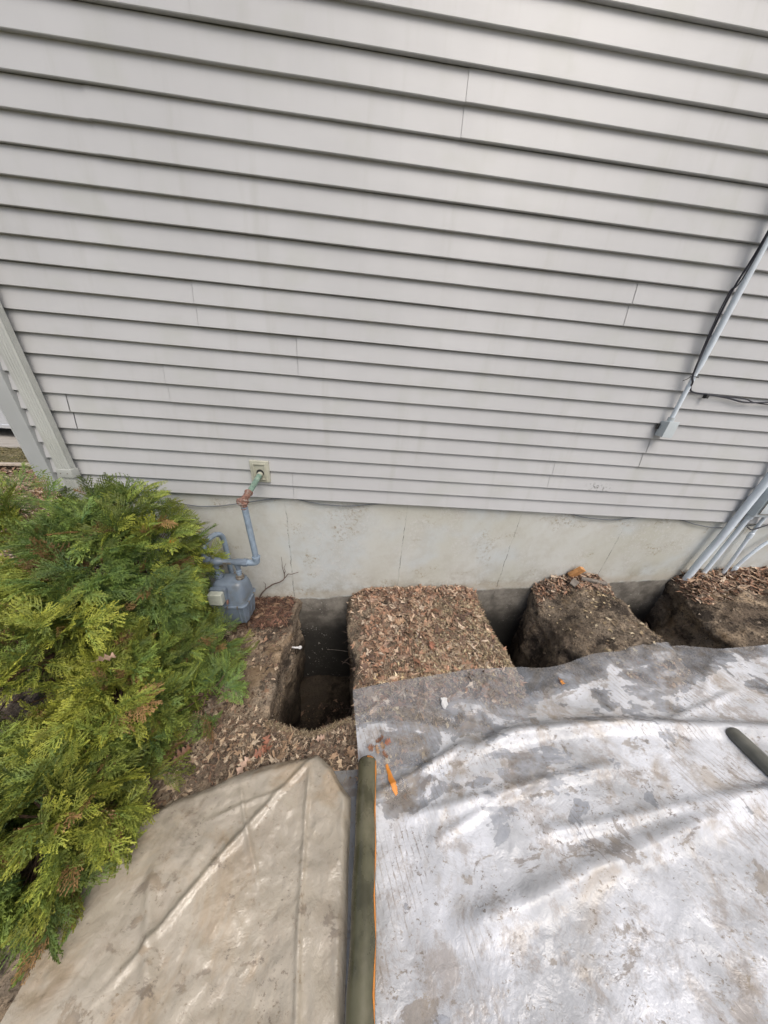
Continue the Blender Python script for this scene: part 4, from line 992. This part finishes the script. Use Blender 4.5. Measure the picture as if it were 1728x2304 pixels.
# ------------------------------------------------------------------ gas service: plate, pipes, meter
pe = empty('pipe_cover_plate', (-0.769, -0.01, 0.205), 'square beige cover plate on the siding where the green pipe comes out', 'cover plate')
b = MB(); b.box((-0.835, -0.013, 0.128), (-0.705, 0.010, 0.284), bevel=0.004); b.build('base_plate', PLATEM, pe)
b = MB()
for lo, hi in (((-0.814, -0.021, 0.146), (-0.806, -0.012, 0.266)), ((-0.734, -0.021, 0.146), (-0.726, -0.012, 0.266)), ((-0.8055, -0.021, 0.146), (-0.7345, -0.012, 0.154)), ((-0.8055, -0.021, 0.258), (-0.7345, -0.012, 0.266))): b.box(lo, hi, bevel=0.0015)
b.build('raised_rim', PLATEM, pe)
b = MB(); b.lathe((-0.767, -0.0135, 0.198), (0, -1, 0), [(0, 0.026), (0.002, 0.026)], 24); b.build('pipe_opening', BLACK, pe)

gm = empty('gas_meter', (-0.96, -0.30, -1.08), 'blue-grey gas meter with its meter bar and rusty green outlet pipe, beside the cedar shrub', 'gas meter')
YP = -0.30
b = MB(); b.tube([(-0.767, 0.02, 0.199), (-0.769, -0.24, 0.128)], 0.018, 20); b.build('green_pipe', GREENP, gm)
b = MB()
b.lathe((-0.7675, -0.012, 0.191), (0, -1, -0.27), [(0, 0.0175), (0.004, 0.0195), (0.022, 0.0185), (0.03, 0.0155)], 16)
b.build('pipe_collar', PLATEM, gm)
# rusty elbow, lumpy
b = MB()
pts = spline([(-0.770, -0.215, 0.135), (-0.773, -0.262, 0.120), (-0.778, -0.295, 0.105), (-0.779, -0.302, 0.078), (-0.777, -0.30, 0.05)], 6)
rs_ = [0.0195 + 0.003 * math.sin(k * 1.7) + (0.006 if k in (1, 2, 11, 12, 13) else 0) + (0.008 if 11 <= k <= 17 else 0) for k in range(len(pts))]
b.tube(pts, rs_, 18)
b.lathe((-0.785, -0.30, 0.105), (-0.55, -0.8, 0.0), [(0, 0.026), (0.022, 0.026), (0.028, 0.018), (0.034, 0.006)], 12)
el = b.build('rusty_elbow', RUST, gm)
tx = bpy.data.textures.new('lumps', 'CLOUDS'); tx.noise_scale = 0.012
sb = el.modifiers.new('s', 'SUBSURF'); sb.levels = 2; sb.render_levels = 2
dm = el.modifiers.new('d', 'DISPLACE'); dm.texture = tx; dm.strength = 0.008; dm.mid_level = 0.5
b = MB(); b.tube([(-0.777, -0.30, 0.065), (-0.757, -0.30, -0.352)], 0.0195, 20); b.build('drop_pipe', METERL, gm)
b = MB()
b.tube(spline([(-0.7575, YP, -0.326), (-0.757, YP, -0.350), (-0.762, YP, -0.372), (-0.785, YP, -0.3795), (-0.83, YP, -0.380)], 6), 0.0225, 20)
b.lathe((-0.7575, YP, -0.322), (0, 0, -1), [(0, 0.0275), (0.016, 0.0275), (0.018, 0.024)], 20)
b.build('bottom_elbow', METERL, gm)
b = MB(); b.lathe((-0.822, YP, -0.380), (-1, 0, 0), [(0, 0.0225), (0.001, 0.029), (0.03, 0.030), (0.032, 0.024), (0.045, 0.026), (0.055, 0.0235)], 8); b.build('union_nut', METER, gm)
b = MB()
b.lathe((-0.865, YP, -0.380), (-1, 0, 0), [(0, 0.025), (0.03, 0.027), (0.045, 0.024), (0.06, 0.0195), (0.135, 0.0195), (0.15, 0.026), (0.175, 0.030), (0.20, 0.028), (0.215, 0.018)], 20)
for xx in (-0.897, -1.047): b.lathe((xx, YP, -0.375), (0, 0, -1), [(0, 0.022), (0.04, 0.021), (0.05, 0.017), (0.065, 0.017)], 18)
bar = b.build('meter_bar', METER, gm)
b = MB()
for x0_ in (-0.985, -0.955): b.box((x0_, YP - 0.0215, -0.3875), (x0_ + 0.026, YP - 0.0185, -0.3725), bevel=0.0008)
b.build('cast_plate', METALD, gm)
for xx in (-0.897, -1.047):
    b = MB(); b.lathe((xx, YP, -0.438), (0, 0, -1), [(0, 0.0155), (0.012, 0.0155), (0.013, 0.019), (0.02, 0.019), (0.021, 0.0155), (0.03, 0.0155), (0.031, 0.018), (0.036, 0.018), (0.037, 0.016), (0.06, 0.016)], 18); b.build('riser', METERL, gm)
    b = MB(); b.lathe((xx, YP, -0.492), (0, 0, -1), [(0, 0.017), (0.002, 0.025), (0.012, 0.0265), (0.014, 0.021), (0.018, 0.029), (0.03, 0.029), (0.034, 0.024)], 16); b.build('swivel_nut', METALD if xx > -1 else METER, gm)
# body: rounded upper case, flange seam, ribbed lower pan
def rounded_case(name, levels, mat, cx=-0.968, cy=-0.305, seg=8):
    vs = []; fs = []; n = 4 * (seg + 1)
    for (z, hx, hy, r) in levels:
        for q, (sx, sy) in enumerate(((1, 1), (-1, 1), (-1, -1), (1, -1))):
            for k in range(seg + 1):
                a = math.pi / 2 * (q + k / seg)
                vs.append((cx + sx * (hx - r) + r * math.cos(a), cy + sy * (hy - r) + r * math.sin(a), z))
    for i in range(len(levels) - 1):
        for k in range(n): fs.append((i * n + k, i * n + (k + 1) % n, (i + 1) * n + (k + 1) % n, (i + 1) * n + k))
    fs.append(tuple(range(n))); fs.append(tuple((len(levels) - 1) * n + k for k in range(n))[::-1])
    b = MB(); b.add(vs, fs); return b.build(name, mat, gm, angle=32)
rounded_case('upper_case', [(-0.525, 0.078, 0.045, 0.03), (-0.53, 0.092, 0.058, 0.035), (-0.545, 0.104, 0.070, 0.04), (-0.58, 0.112, 0.080, 0.042), (-0.64, 0.116, 0.090, 0.04), (-0.70, 0.118, 0.095, 0.035), (-0.705, 0.119, 0.096, 0.035)], METER)
rounded_case('flange', [(-0.7055, 0.126, 0.104, 0.035), (-0.707, 0.129, 0.107, 0.035), (-0.718, 0.129, 0.107, 0.035), (-0.7195, 0.126, 0.104, 0.035)], METER)
rounded_case('lower_case', [(-0.72, 0.119, 0.097, 0.035), (-0.75, 0.118, 0.096, 0.035), (-0.84, 0.112, 0.090, 0.03), (-0.885, 0.107, 0.085, 0.03), (-0.895, 0.10, 0.078, 0.028)], METER)
for xx in (-1.06, -1.03, -0.90, -0.87):
    b = MB(); b.tube([(xx, -0.400, -0.73), (xx, -0.396, -0.83), (xx, -0.391, -0.88)], 0.0065, 8); b.build('case_rib', METER, gm)
for yy in (-0.36, -0.31, -0.26):
    b = MB(); b.tube([(-0.851, yy, -0.73), (-0.856, yy, -0.83), (-0.862, yy, -0.88)], 0.0065, 8); b.build('case_rib', METER, gm)
for (bx_, by_) in ((-0.843, -0.35), (-0.843, -0.26), (-0.90, -0.409), (-1.04, -0.409), (-0.97, -0.409)):
    b = MB(); b.lathe((bx_, by_, -0.700), (0, 0, -1), [(0, 0.0062), (0.026, 0.0062)], 6); b.build('flange_bolt', METALD, gm)
# badge strip on the top
b = MB(); b.box((-1.01, -0.352, -0.541), (-0.93, -0.338, -0.528), bevel=0.002); b.build('rating_plate', METER, gm)
# index cover (clear-ish box) on the front
b = MB(); b.box((-1.062, -0.415, -0.650), (-0.955, -0.385, -0.535), bevel=0.006); b.build('index_mount', METER, gm)
b = MB(); b.box((-1.055, -0.462, -0.640), (-0.962, -0.4155, -0.545), bevel=0.010); b.build('index_cover', INDEXM, gm)
b = MB(); b.box((-0.955, -0.43, -0.66), (-0.948, -0.41, -0.63), bevel=0.001); b.build('red_tag', RUST, gm)
# inlet side: regulator loop and riser behind
b = MB(); b.tube(spline([(-1.085, YP, -0.375), (-1.115, YP + 0.01, -0.35), (-1.13, YP + 0.04, -0.30), (-1.12, YP + 0.09, -0.262), (-1.10, YP + 0.15, -0.255), (-1.085, YP + 0.195, -0.285), (-1.08, YP + 0.21, -0.36), (-1.08, YP + 0.21, -0.60), (-1.08, YP + 0.21, -1.15)], 6), 0.019, 18)
b.build('inlet_pipe', METERL, gm)
b = MB(); b.lathe((-1.075, YP, -0.378), (-1, 0, 0.25), [(0, 0.031), (0.02, 0.032), (0.022, 0.027), (0.04, 0.027)], 8); b.build('inlet_nut', METER, gm)
b = MB(); b.lathe((-1.17, -0.20, -0.42), (-0.3, -1, 0.1), [(0, 0.03), (0.02, 0.06), (0.035, 0.068), (0.045, 0.06), (0.055, 0.03), (0.10, 0.024), (0.11, 0.01)], 24); b.build('regulator', METER, gm)
b = MB(); b.lathe((-1.08, YP + 0.21, -0.66), (0, 0, -1), [(0, 0.02), (0.01, 0.028), (0.04, 0.03), (0.06, 0.028), (0.07, 0.02)], 16); b.box((-1.105, YP + 0.165, -0.715), (-1.065, YP + 0.185, -0.675), bevel=0.003); b.build('shutoff_valve', METALD, gm)

# ------------------------------------------------------------------ cedar shrub
shrub = empty('cedar_shrub', (-1.5, -0.75, -1.15), 'large bushy green cedar shrub with yellow-tipped sprays filling the left corner', 'shrub')
def frond_template(r):
    L = 1.0; V = []; F = []; Tt = []
    def quad(p0, p1, w0, w1, t0, t1):
        p0 = np.array(p0, float); p1 = np.array(p1, float); d = p1 - p0; d /= (np.linalg.norm(d) + 1e-9)
        nn = np.array([-d[1], d[0]]); b_ = len(V)
        for p, w_, t in ((p0, w0, t0), (p1, w1, t1)):
            V.append((*(p - nn * w_), 0)); V.append((*(p + nn * w_), 0)); Tt.extend([t, t])
        F.append((b_, b_ + 1, b_ + 3, b_ + 2))
    pts = [(0, 0)]; ang = 0
    for k in range(8):
        ang += r.normal(0, 0.07); pts.append((pts[-1][0] + 0.125 * math.cos(ang), pts[-1][1] + 0.125 * math.sin(ang)))
    for k in range(8): quad(pts[k], pts[k + 1], 0.013 - 0.0008 * k, 0.012 - 0.0008 * k, k / 8 * 0.6, (k + 1) / 8 * 0.6)
    for k in range(1, 9):
        for side in (-1, 1):
            if r.random() < 0.08: continue
            bl = 0.50 * math.sin(math.pi * (0.18 + 0.72 * (k / 9.0))) * (0.8 + 0.35 * r.random())
            a0 = side * (0.80 - 0.03 * k + r.normal(0, 0.06)); c = np.array(pts[k]); nseg = 4
            for q in range(nseg):
                a1 = a0 - side * 0.10 * q; d = np.array([math.cos(a1), math.sin(a1)]) * bl / nseg; e_ = c + d
                t0 = 0.35 + 0.5 * q / nseg + 0.1 * k / 8
                quad(c, e_, 0.0125, 0.011 if q < nseg - 1 else 0.004, t0, t0 + 0.13)
                for s2 in (-1, 1):
                    a2 = a1 + s2 * 0.72; l2 = bl * 0.24 * (1 - 0.15 * q) * (0.7 + 0.5 * r.random())
                    quad(c + d * 0.5, c + d * 0.5 + np.array([math.cos(a2), math.sin(a2)]) * l2, 0.0095, 0.004, t0 + 0.05, min(1, t0 + 0.3))
                c = e_
    V = np.array(V, float); V[:, 2] += r.normal(0, 0.012, len(V))
    bend = -0.28 * (0.4 + r.random())
    V[:, 2] += bend * V[:, 0] ** 2 + 0.35 * V[:, 1] ** 2 * (r.random() - 0.6)
    return V, np.array(F, int), np.array(Tt)
FT = [frond_template(rng) for _ in range(7)]
LOBES = [((-1.48, -0.47, -0.40), (0.41, 0.38, 0.49), 860), ((-1.98, -0.42, -0.40), (0.50, 0.34, 0.47), 520), ((-1.72, -0.88, -0.62), (0.48, 0.38, 0.42), 620),
         ((-1.27, -1.00, -0.82), (0.28, 0.29, 0.26), 360), ((-1.28, -1.38, -0.92), (0.30, 0.26, 0.22), 330), ((-1.12, -0.68, -0.90), (0.18, 0.22, 0.18), 170), ((-1.62, -1.45, -0.85), (0.25, 0.25, 0.25), 160), ((-1.22, -0.54, -0.55), (0.09, 0.10, 0.13), 45), ((-0.98, -0.62, -0.98), (0.12, 0.14, 0.10), 45), ((-0.93, -0.86, -0.98), (0.12, 0.12, 0.09), 36)]
def make_fronds(dens=1.0):
    """tufts: each tuft is a fan of 5 to 8 flat sprays sharing one branch tip"""
    pos = []; nor = []
    for li, (c, r_, n) in enumerate(LOBES):
        n = int(n * 0.60 * dens)
        u = rng.normal(size=(n, 3)); u /= np.linalg.norm(u, axis=1)[:, None]
        rr = 0.52 + 0.46 * rng.random(n) ** 0.55
        rr = rr * (1 + 0.46 * fbm(u[:, 0] + li, u[:, 1] + u[:, 2] * 0.7, 3.6, 3, 5))
        P_ = np.array(c) + u * np.array(r_) * rr[:, None]
        N_ = u / np.array(r_); N_ /= np.linalg.norm(N_, axis=1)[:, None]
        ok = np.ones(n, bool)
        for lj, (c2, r2, _) in enumerate(LOBES):
            if lj != li: ok &= (((P_ - np.array(c2)) / np.array(r2)) ** 2).sum(1) > 0.40
        ok &= (P_[:, 2] > GA + GB * P_[:, 0] + 0.03) & (P_[:, 1] < -0.06) & ~(u[:, 1] > 0.75)
        # an open gap low on the front left side, where stems and the ground show
        A_ = np.array([-1.45, -1.11, -0.55]); B_ = np.array([-2.1, -0.80, -1.15]); ab = B_ - A_
        t_ = np.clip(((P_ - A_) @ ab) / (ab @ ab), 0, 1); ok &= np.linalg.norm(P_ - (A_ + t_[:, None] * ab), axis=1) > 0.135
        pos.append(P_[ok]); nor.append(N_[ok])
    TP = np.concatenate(pos); TN = np.concatenate(nor); T = len(TP)
    up = np.array([0, 0, 1.0])
    tf = TN * 0.75 + up * 0.10 + rng.normal(0, 0.40, (T, 3)); tf /= np.linalg.norm(tf, axis=1)[:, None]
    tp_ = up * 0.45 + TN * 0.5 + rng.normal(0, 0.40, (T, 3)); tp_ -= tf * (tp_ * tf).sum(1)[:, None]; tp_ /= np.linalg.norm(tp_, axis=1)[:, None]
    ts = np.cross(tp_, tf)
    thue = np.clip(fbm(TP[:, 0], TP[:, 1] + TP[:, 2] * 0.8, 3.2, 3, 4) * 1.3 + 0.20 + 0.40 * sst(-0.7, -1.3, TP[:, 1]) + rng.normal(0, 0.22, T), 0, 1)
    tbr = 0.60 + 0.85 * rng.random(T); tdead = rng.random(T) < 0.006
    K = 6
    idx = np.repeat(np.arange(T), K); n = len(idx); j = np.tile(np.arange(K), T)
    ang = (j - (K - 1) / 2) * 0.42 + rng.normal(0, 0.16, n)
    along = rng.random(n) * 0.05
    P_ = TP[idx] + tf[idx] * along[:, None] + ts[idx] * (np.sin(ang) * 0.02)[:, None] + rng.normal(0, 0.006, (n, 3))
    fw = tf[idx] * np.cos(ang)[:, None] + ts[idx] * np.sin(ang)[:, None] + rng.normal(0, 0.13, (n, 3)); fw /= np.linalg.norm(fw, axis=1)[:, None]
    pn = tp_[idx] + rng.normal(0, 0.26, (n, 3)); pn -= fw * (pn * fw).sum(1)[:, None]; pn /= np.linalg.norm(pn, axis=1)[:, None]
    sd_ = np.cross(pn, fw)
    sz = (0.075 + 0.06 * rng.random(n)) * (1.15 - 0.10 * np.abs(j - 2.5))
    hue = np.clip(thue[idx] + rng.normal(0, 0.07, n), 0, 1); br = tbr[idx] * (0.85 + 0.3 * rng.random(n)); dead_ = tdead[idx] | (rng.random(n) < 0.035)
    VV = []; FF = []; CC = []; base = 0
    gA = np.array([0.075, 0.145, 0.032]); gB = np.array([0.31, 0.44, 0.10]); gY = np.array([0.58, 0.58, 0.09]); gT = np.array([0.07, 0.165, 0.085]); brn = np.array([0.30, 0.18, 0.08])
    for t, (tv, tfc, tt) in enumerate(FT):
        sel = np.arange(t, n, len(FT)); m = len(sel)
        W_ = (tv[None, :, 0, None] * fw[sel][:, None] + tv[None, :, 1, None] * sd_[sel][:, None] + tv[None, :, 2, None] * pn[sel][:, None]) * sz[sel][:, None, None] + P_[sel][:, None]
        h = hue[sel][:, None, None]; tp = tt[None, :, None]
        low = gT * (1 - h) + gA * 1.25 * h; hi = gB * 0.75 * (1 - h) + gY * 0.8 * h
        col = low * (1 - tp) + hi * tp
        dead = dead_[sel][:, None, None]
        col = np.where(dead, brn * (0.6 + 0.6 * tp), col) * br[sel][:, None, None]
        nv = len(tv)
        VV.append(W_.reshape(-1, 3)); CC.append(col.reshape(-1, 3)); FF.append((tfc[None] + (base + np.arange(m) * nv)[:, None, None]).reshape(-1, 4)); base += m * nv
    V = np.concatenate(VV); V[:, 1] = np.minimum(V[:, 1], -0.004)
    return V, np.concatenate(FF), np.concatenate(CC), P_
V, F, C_, FP = make_fronds(1.0)
fol = np_mesh('foliage', V, F, THUJA, C_, parent=shrub); fol['kind'] = 'stuff'
# stems
b = MB()
root = Vector((-1.5, -0.62, -1.2))
for k in range(9):
    a = k * 0.7; r_ = 0.10
    b0 = root + Vector((r_ * math.cos(a), r_ * math.sin(a), 0))
    c, rr, _ = LOBES[k % 6]
    tgt = Vector(c) + Vector((0.1 * math.cos(a * 3), 0.1 * math.sin(a * 3), 0.1))
    mid = (b0 + tgt) / 2 + Vector((0.05 * math.sin(a), 0.05, 0.05))
    b.tube([tuple(b0), tuple(mid), tuple(tgt)], [0.02, 0.014, 0.006], 7)
b.build('stem', BARK, shrub)
b = MB()
for q in rng.choice(len(FP), 420, replace=False):
    p = Vector(FP[q]); c = min((Vector(l[0]) for l in LOBES), key=lambda c: (c - p).length)
    mid = p.lerp(c, 0.4) + Vector((0, 0, -0.02)); b.tube([tuple(p), tuple(mid), tuple(p.lerp(c, 0.85))], [0.0018, 0.003, 0.0045], 4, cap=False)
tw = b.build('twigs', BARK, shrub); tw['kind'] = 'stuff'
# leaves caught in the shrub
oak_leaf((-1.245, -0.965, -0.475), 0.075, 1.1, (0.2, 0.5), 'pale', 'pale oak leaf caught on the front sprays of the cedar shrub', 0.3, 3)
oak_leaf((-1.405, -0.60, 0.02), 0.07, 0.3, (0.8, 0.1), 'brown', 'curled brown oak leaf caught high in the middle of the cedar shrub', 0.8)
oak_leaf((-1.46, -0.62, 0.005), 0.08, 2.2, (0.6, -0.3), 'tan', 'tan curled oak leaf beside the brown one high in the cedar shrub', 0.8)
oak_leaf((-1.11, -0.52, -0.07), 0.045, 1.4, (1.0, 0.2), 'orange', 'little orange leaf at the right side of the cedar shrub top', 0.6, 3)

# ------------------------------------------------------------------ yard beyond the left corner
def sheetobj(name, x0, x1, y0, y1, z, mat, nx=2, ny=2, zf=None):
    V, F, _, _ = grid(np.linspace(x0, x1, nx), np.linspace(y0, y1, ny), zf or (lambda a, b: a * 0 + z)); o = np_mesh(name, V, F, mat, smooth=True); o['kind'] = 'structure'; return o
def m_lawn():
    n = NT('winter_lawn')
    c = n.mix(n.rng(n.noise(2, 6), 0.35, 0.65), (0.12, 0.11, 0.05), (0.20, 0.165, 0.09)); c = n.mix(n.rng(n.noise(40, 4), 0.45, 0.65), c, (0.07, 0.075, 0.03))
    return n.done(n.bsdf(c, 0.95, n.bump(n.noise(60, 4), 0.9, 0.02)))
LAWN = m_lawn()
PAVE = simple('driveway_concrete', (0.33, 0.31, 0.28), 0.85, 0.12, 3, 0.3, 0.004, dirt=(0.2, 0.18, 0.15), dirt_amt=0.4)
YZ = GA + GB * -2.4 - 0.02
sheetobj('lawn', -300, 300, -300, 300, YZ - 0.05, LAWN)
# dig the lawn sheet out under the near ground: it lies just below it, pits excluded by distance
bpy.data.objects['lawn'].data.clear_geometry()
me = bpy.data.objects['lawn'].data
zl = YZ - 0.012
vs = [(-300, -300, zl), (300, -300, zl), (300, -2.98, zl), (-300, -2.98, zl), (-300, 300, zl), (-3.38, -2.98, zl), (-3.38, 300, zl), (-3.38, 0.04, zl), (-2.1, 0.04, zl), (-2.1, 300, zl), (5.19, -2.98, zl), (300, 300, zl), (5.19, 300, zl)]
me.from_pydata(vs, [], [(0, 1, 2, 3), (3, 5, 6, 4), (7, 8, 9, 6), (10, 2, 11, 12)])
me.update()
sheetobj('leaf_bed', -7.5, -2.15, 0.03, 3.55, YZ, SOIL, 120, 80, lambda a, b: YZ + 0.03 * fbm(a, b, 1.5, 3, 2) - 0.05 * (sst(-7.3, -7.5, a) + sst(3.4, 3.55, b)))
P = np.stack([rng.uniform(-7.4, -2.2, 9000), rng.uniform(0.0, 3.6, 9000)], -1)
scatter('leaf_carpet', P, YZ + 0.03 * fbm(P[:, 0], P[:, 1], 1.5, 3, 2), {'leaf': 3, 'curl': 4}, (0.05, 0.12), 'tan', 0.6, 'carpet of brown leaves in the bed beyond the house corner')
P = np.stack([rng.uniform(-12, -2.2, 9000), rng.uniform(3.3, 4.75, 9000)], -1)
scatter('lawn_tufts', P, np.full(len(P), zl), {'twig': 5, 'curl': 1}, (0.05, 0.11), 'grass', 1.2, 'winter grass with a few leaves beside the driveway', 0.8)
dr = MB(); dr.box((-40, 4.75, YZ - 0.15), (-2.6, 14, YZ + 0.03), bevel=0.01); o = dr.build('driveway', PAVE, None, smooth=False); o['kind'] = 'structure'
chunk('plank', (-6.75, 3.45, YZ + 0.09), (1.1, 0.12, 0.035), (0, 0.01, 0.18), WOODP, 'pale plank lying on the grass edge beyond the house corner', 'plank')
# left foreground ground beyond near sheet: covered by the lawn sheet

# parked car
def car(cx, cy, z0):
    e = empty('parked_car', (cx, cy, z0), 'silver-white car parked on the driveway beyond the house corner', 'car')
    PAINT = simple('silver_car_paint', (0.62, 0.64, 0.68), 0.25, 0.02, 3, 0.0, 0.001, metal=0.3)
    GLASS = simple('car_glass', (0.02, 0.025, 0.03), 0.05, 0.05, 3, 0.0, 0.001)
    L = 4.5; Wd = 1.75
    prof = [(-2.25, 0.35), (-2.2, 0.70), (-1.95, 0.92), (-1.1, 1.0), (-0.55, 1.42), (0.9, 1.45), (1.65, 1.05), (2.15, 0.98), (2.25, 0.6), (2.2, 0.33)]
    n = len(prof); vs = []
    for (yo, sc) in ((-Wd / 2, 0.97), (-Wd / 2 + 0.06, 1.0), (Wd / 2 - 0.06, 1.0), (Wd / 2, 0.97)):
        for (x, z) in prof:
            tuck = 0.12 if z > 1.2 else 0.0
            vs.append((cx + x * sc, cy + yo + (tuck if yo < 0 else -tuck), z0 + (z if sc == 1.0 else 0.33 + (z - 0.33) * 0.97)))
    fs = []
    for i in range(3):
        for k in range(n): fs.append((i * n + k, i * n + (k + 1) % n, (i + 1) * n + (k + 1) % n, (i + 1) * n + k))
    fs.append(tuple(range(n))); fs.append(tuple(3 * n + k for k in range(n))[::-1])
    b = MB(); b.add(vs, fs); b.build('body', PAINT, e, angle=40)
    b = MB(); b.box((cx - 1.35, cy - Wd / 2 - 0.02, z0 + 0.24), (cx + 1.35, cy - Wd / 2 + 0.1, z0 + 0.34), bevel=0.02); b.build('sill', PAINT, e)
    b = MB(); b.box((cx - 1.9, cy - Wd / 2 + 0.12, z0 + 0.20), (cx + 1.9, cy + Wd / 2 - 0.12, z0 + 0.40)); b.build('underbody', BLACK, e)
    for sx in (-0.95, 0.45):
        b = MB(); b.box((cx + sx, cy - Wd / 2 - 0.008 + 0.10, z0 + 1.02), (cx + sx + 1.0, cy - Wd / 2 + 0.14, z0 + 1.36), bevel=0.02); b.build('window', GLASS, e)
    for sx in (-1.05, 0.15, 1.2):
        b = MB(); b.box((cx + sx, cy - Wd / 2 - 0.002, z0 + 0.36), (cx + sx + 0.008, cy - Wd / 2 + 0.01, z0 + 0.98)); b.build('door_gap', BLACK, e)
    for sx in (-0.25, 0.95):
        b = MB(); b.box((cx + sx, cy - Wd / 2 - 0.03, z0 + 0.86), (cx + sx + 0.18, cy - Wd / 2 + 0.01, z0 + 0.89), bevel=0.008); b.build('door_handle', PAINT, e)
    for sx in (-1.42, 1.42):
        for sy in (-1, 1):
            yb = cy + sy * (Wd / 2 - 0.10)
            b = MB(); b.lathe((cx + sx, yb - 0.11, z0 + 0.32), (0, 1, 0), [(0, 0.26), (0.015, 0.31), (0.05, 0.325), (0.17, 0.325), (0.205, 0.31), (0.22, 0.26)], 32); wh = b.build('wheel', BLACK, e)
            b = MB(); b.lathe((cx + sx, yb + sy * 0.1, z0 + 0.32), (0, sy, 0), [(0, 0.20), (0.022, 0.20), (0.024, 0.17), (0.012, 0.15), (0.012, 0.05), (0.03, 0.04)], 24); b.build('hubcap', PAINT, e)
    for sy in (-0.6, 0.6):
        b = MB(); b.box((cx - 2.26, cy + sy - 0.18, z0 + 0.62), (cx - 2.14, cy + sy + 0.18, z0 + 0.76), bevel=0.03); b.build('headlight', GLASS, e)
        b = MB(); b.box((cx + 2.16, cy + sy - 0.18, z0 + 0.72), (cx + 2.27, cy + sy + 0.18, z0 + 0.88), bevel=0.03); b.build('tail_light', REDOR, e)
    return e
car(-9.9, 6.35, YZ + 0.03)
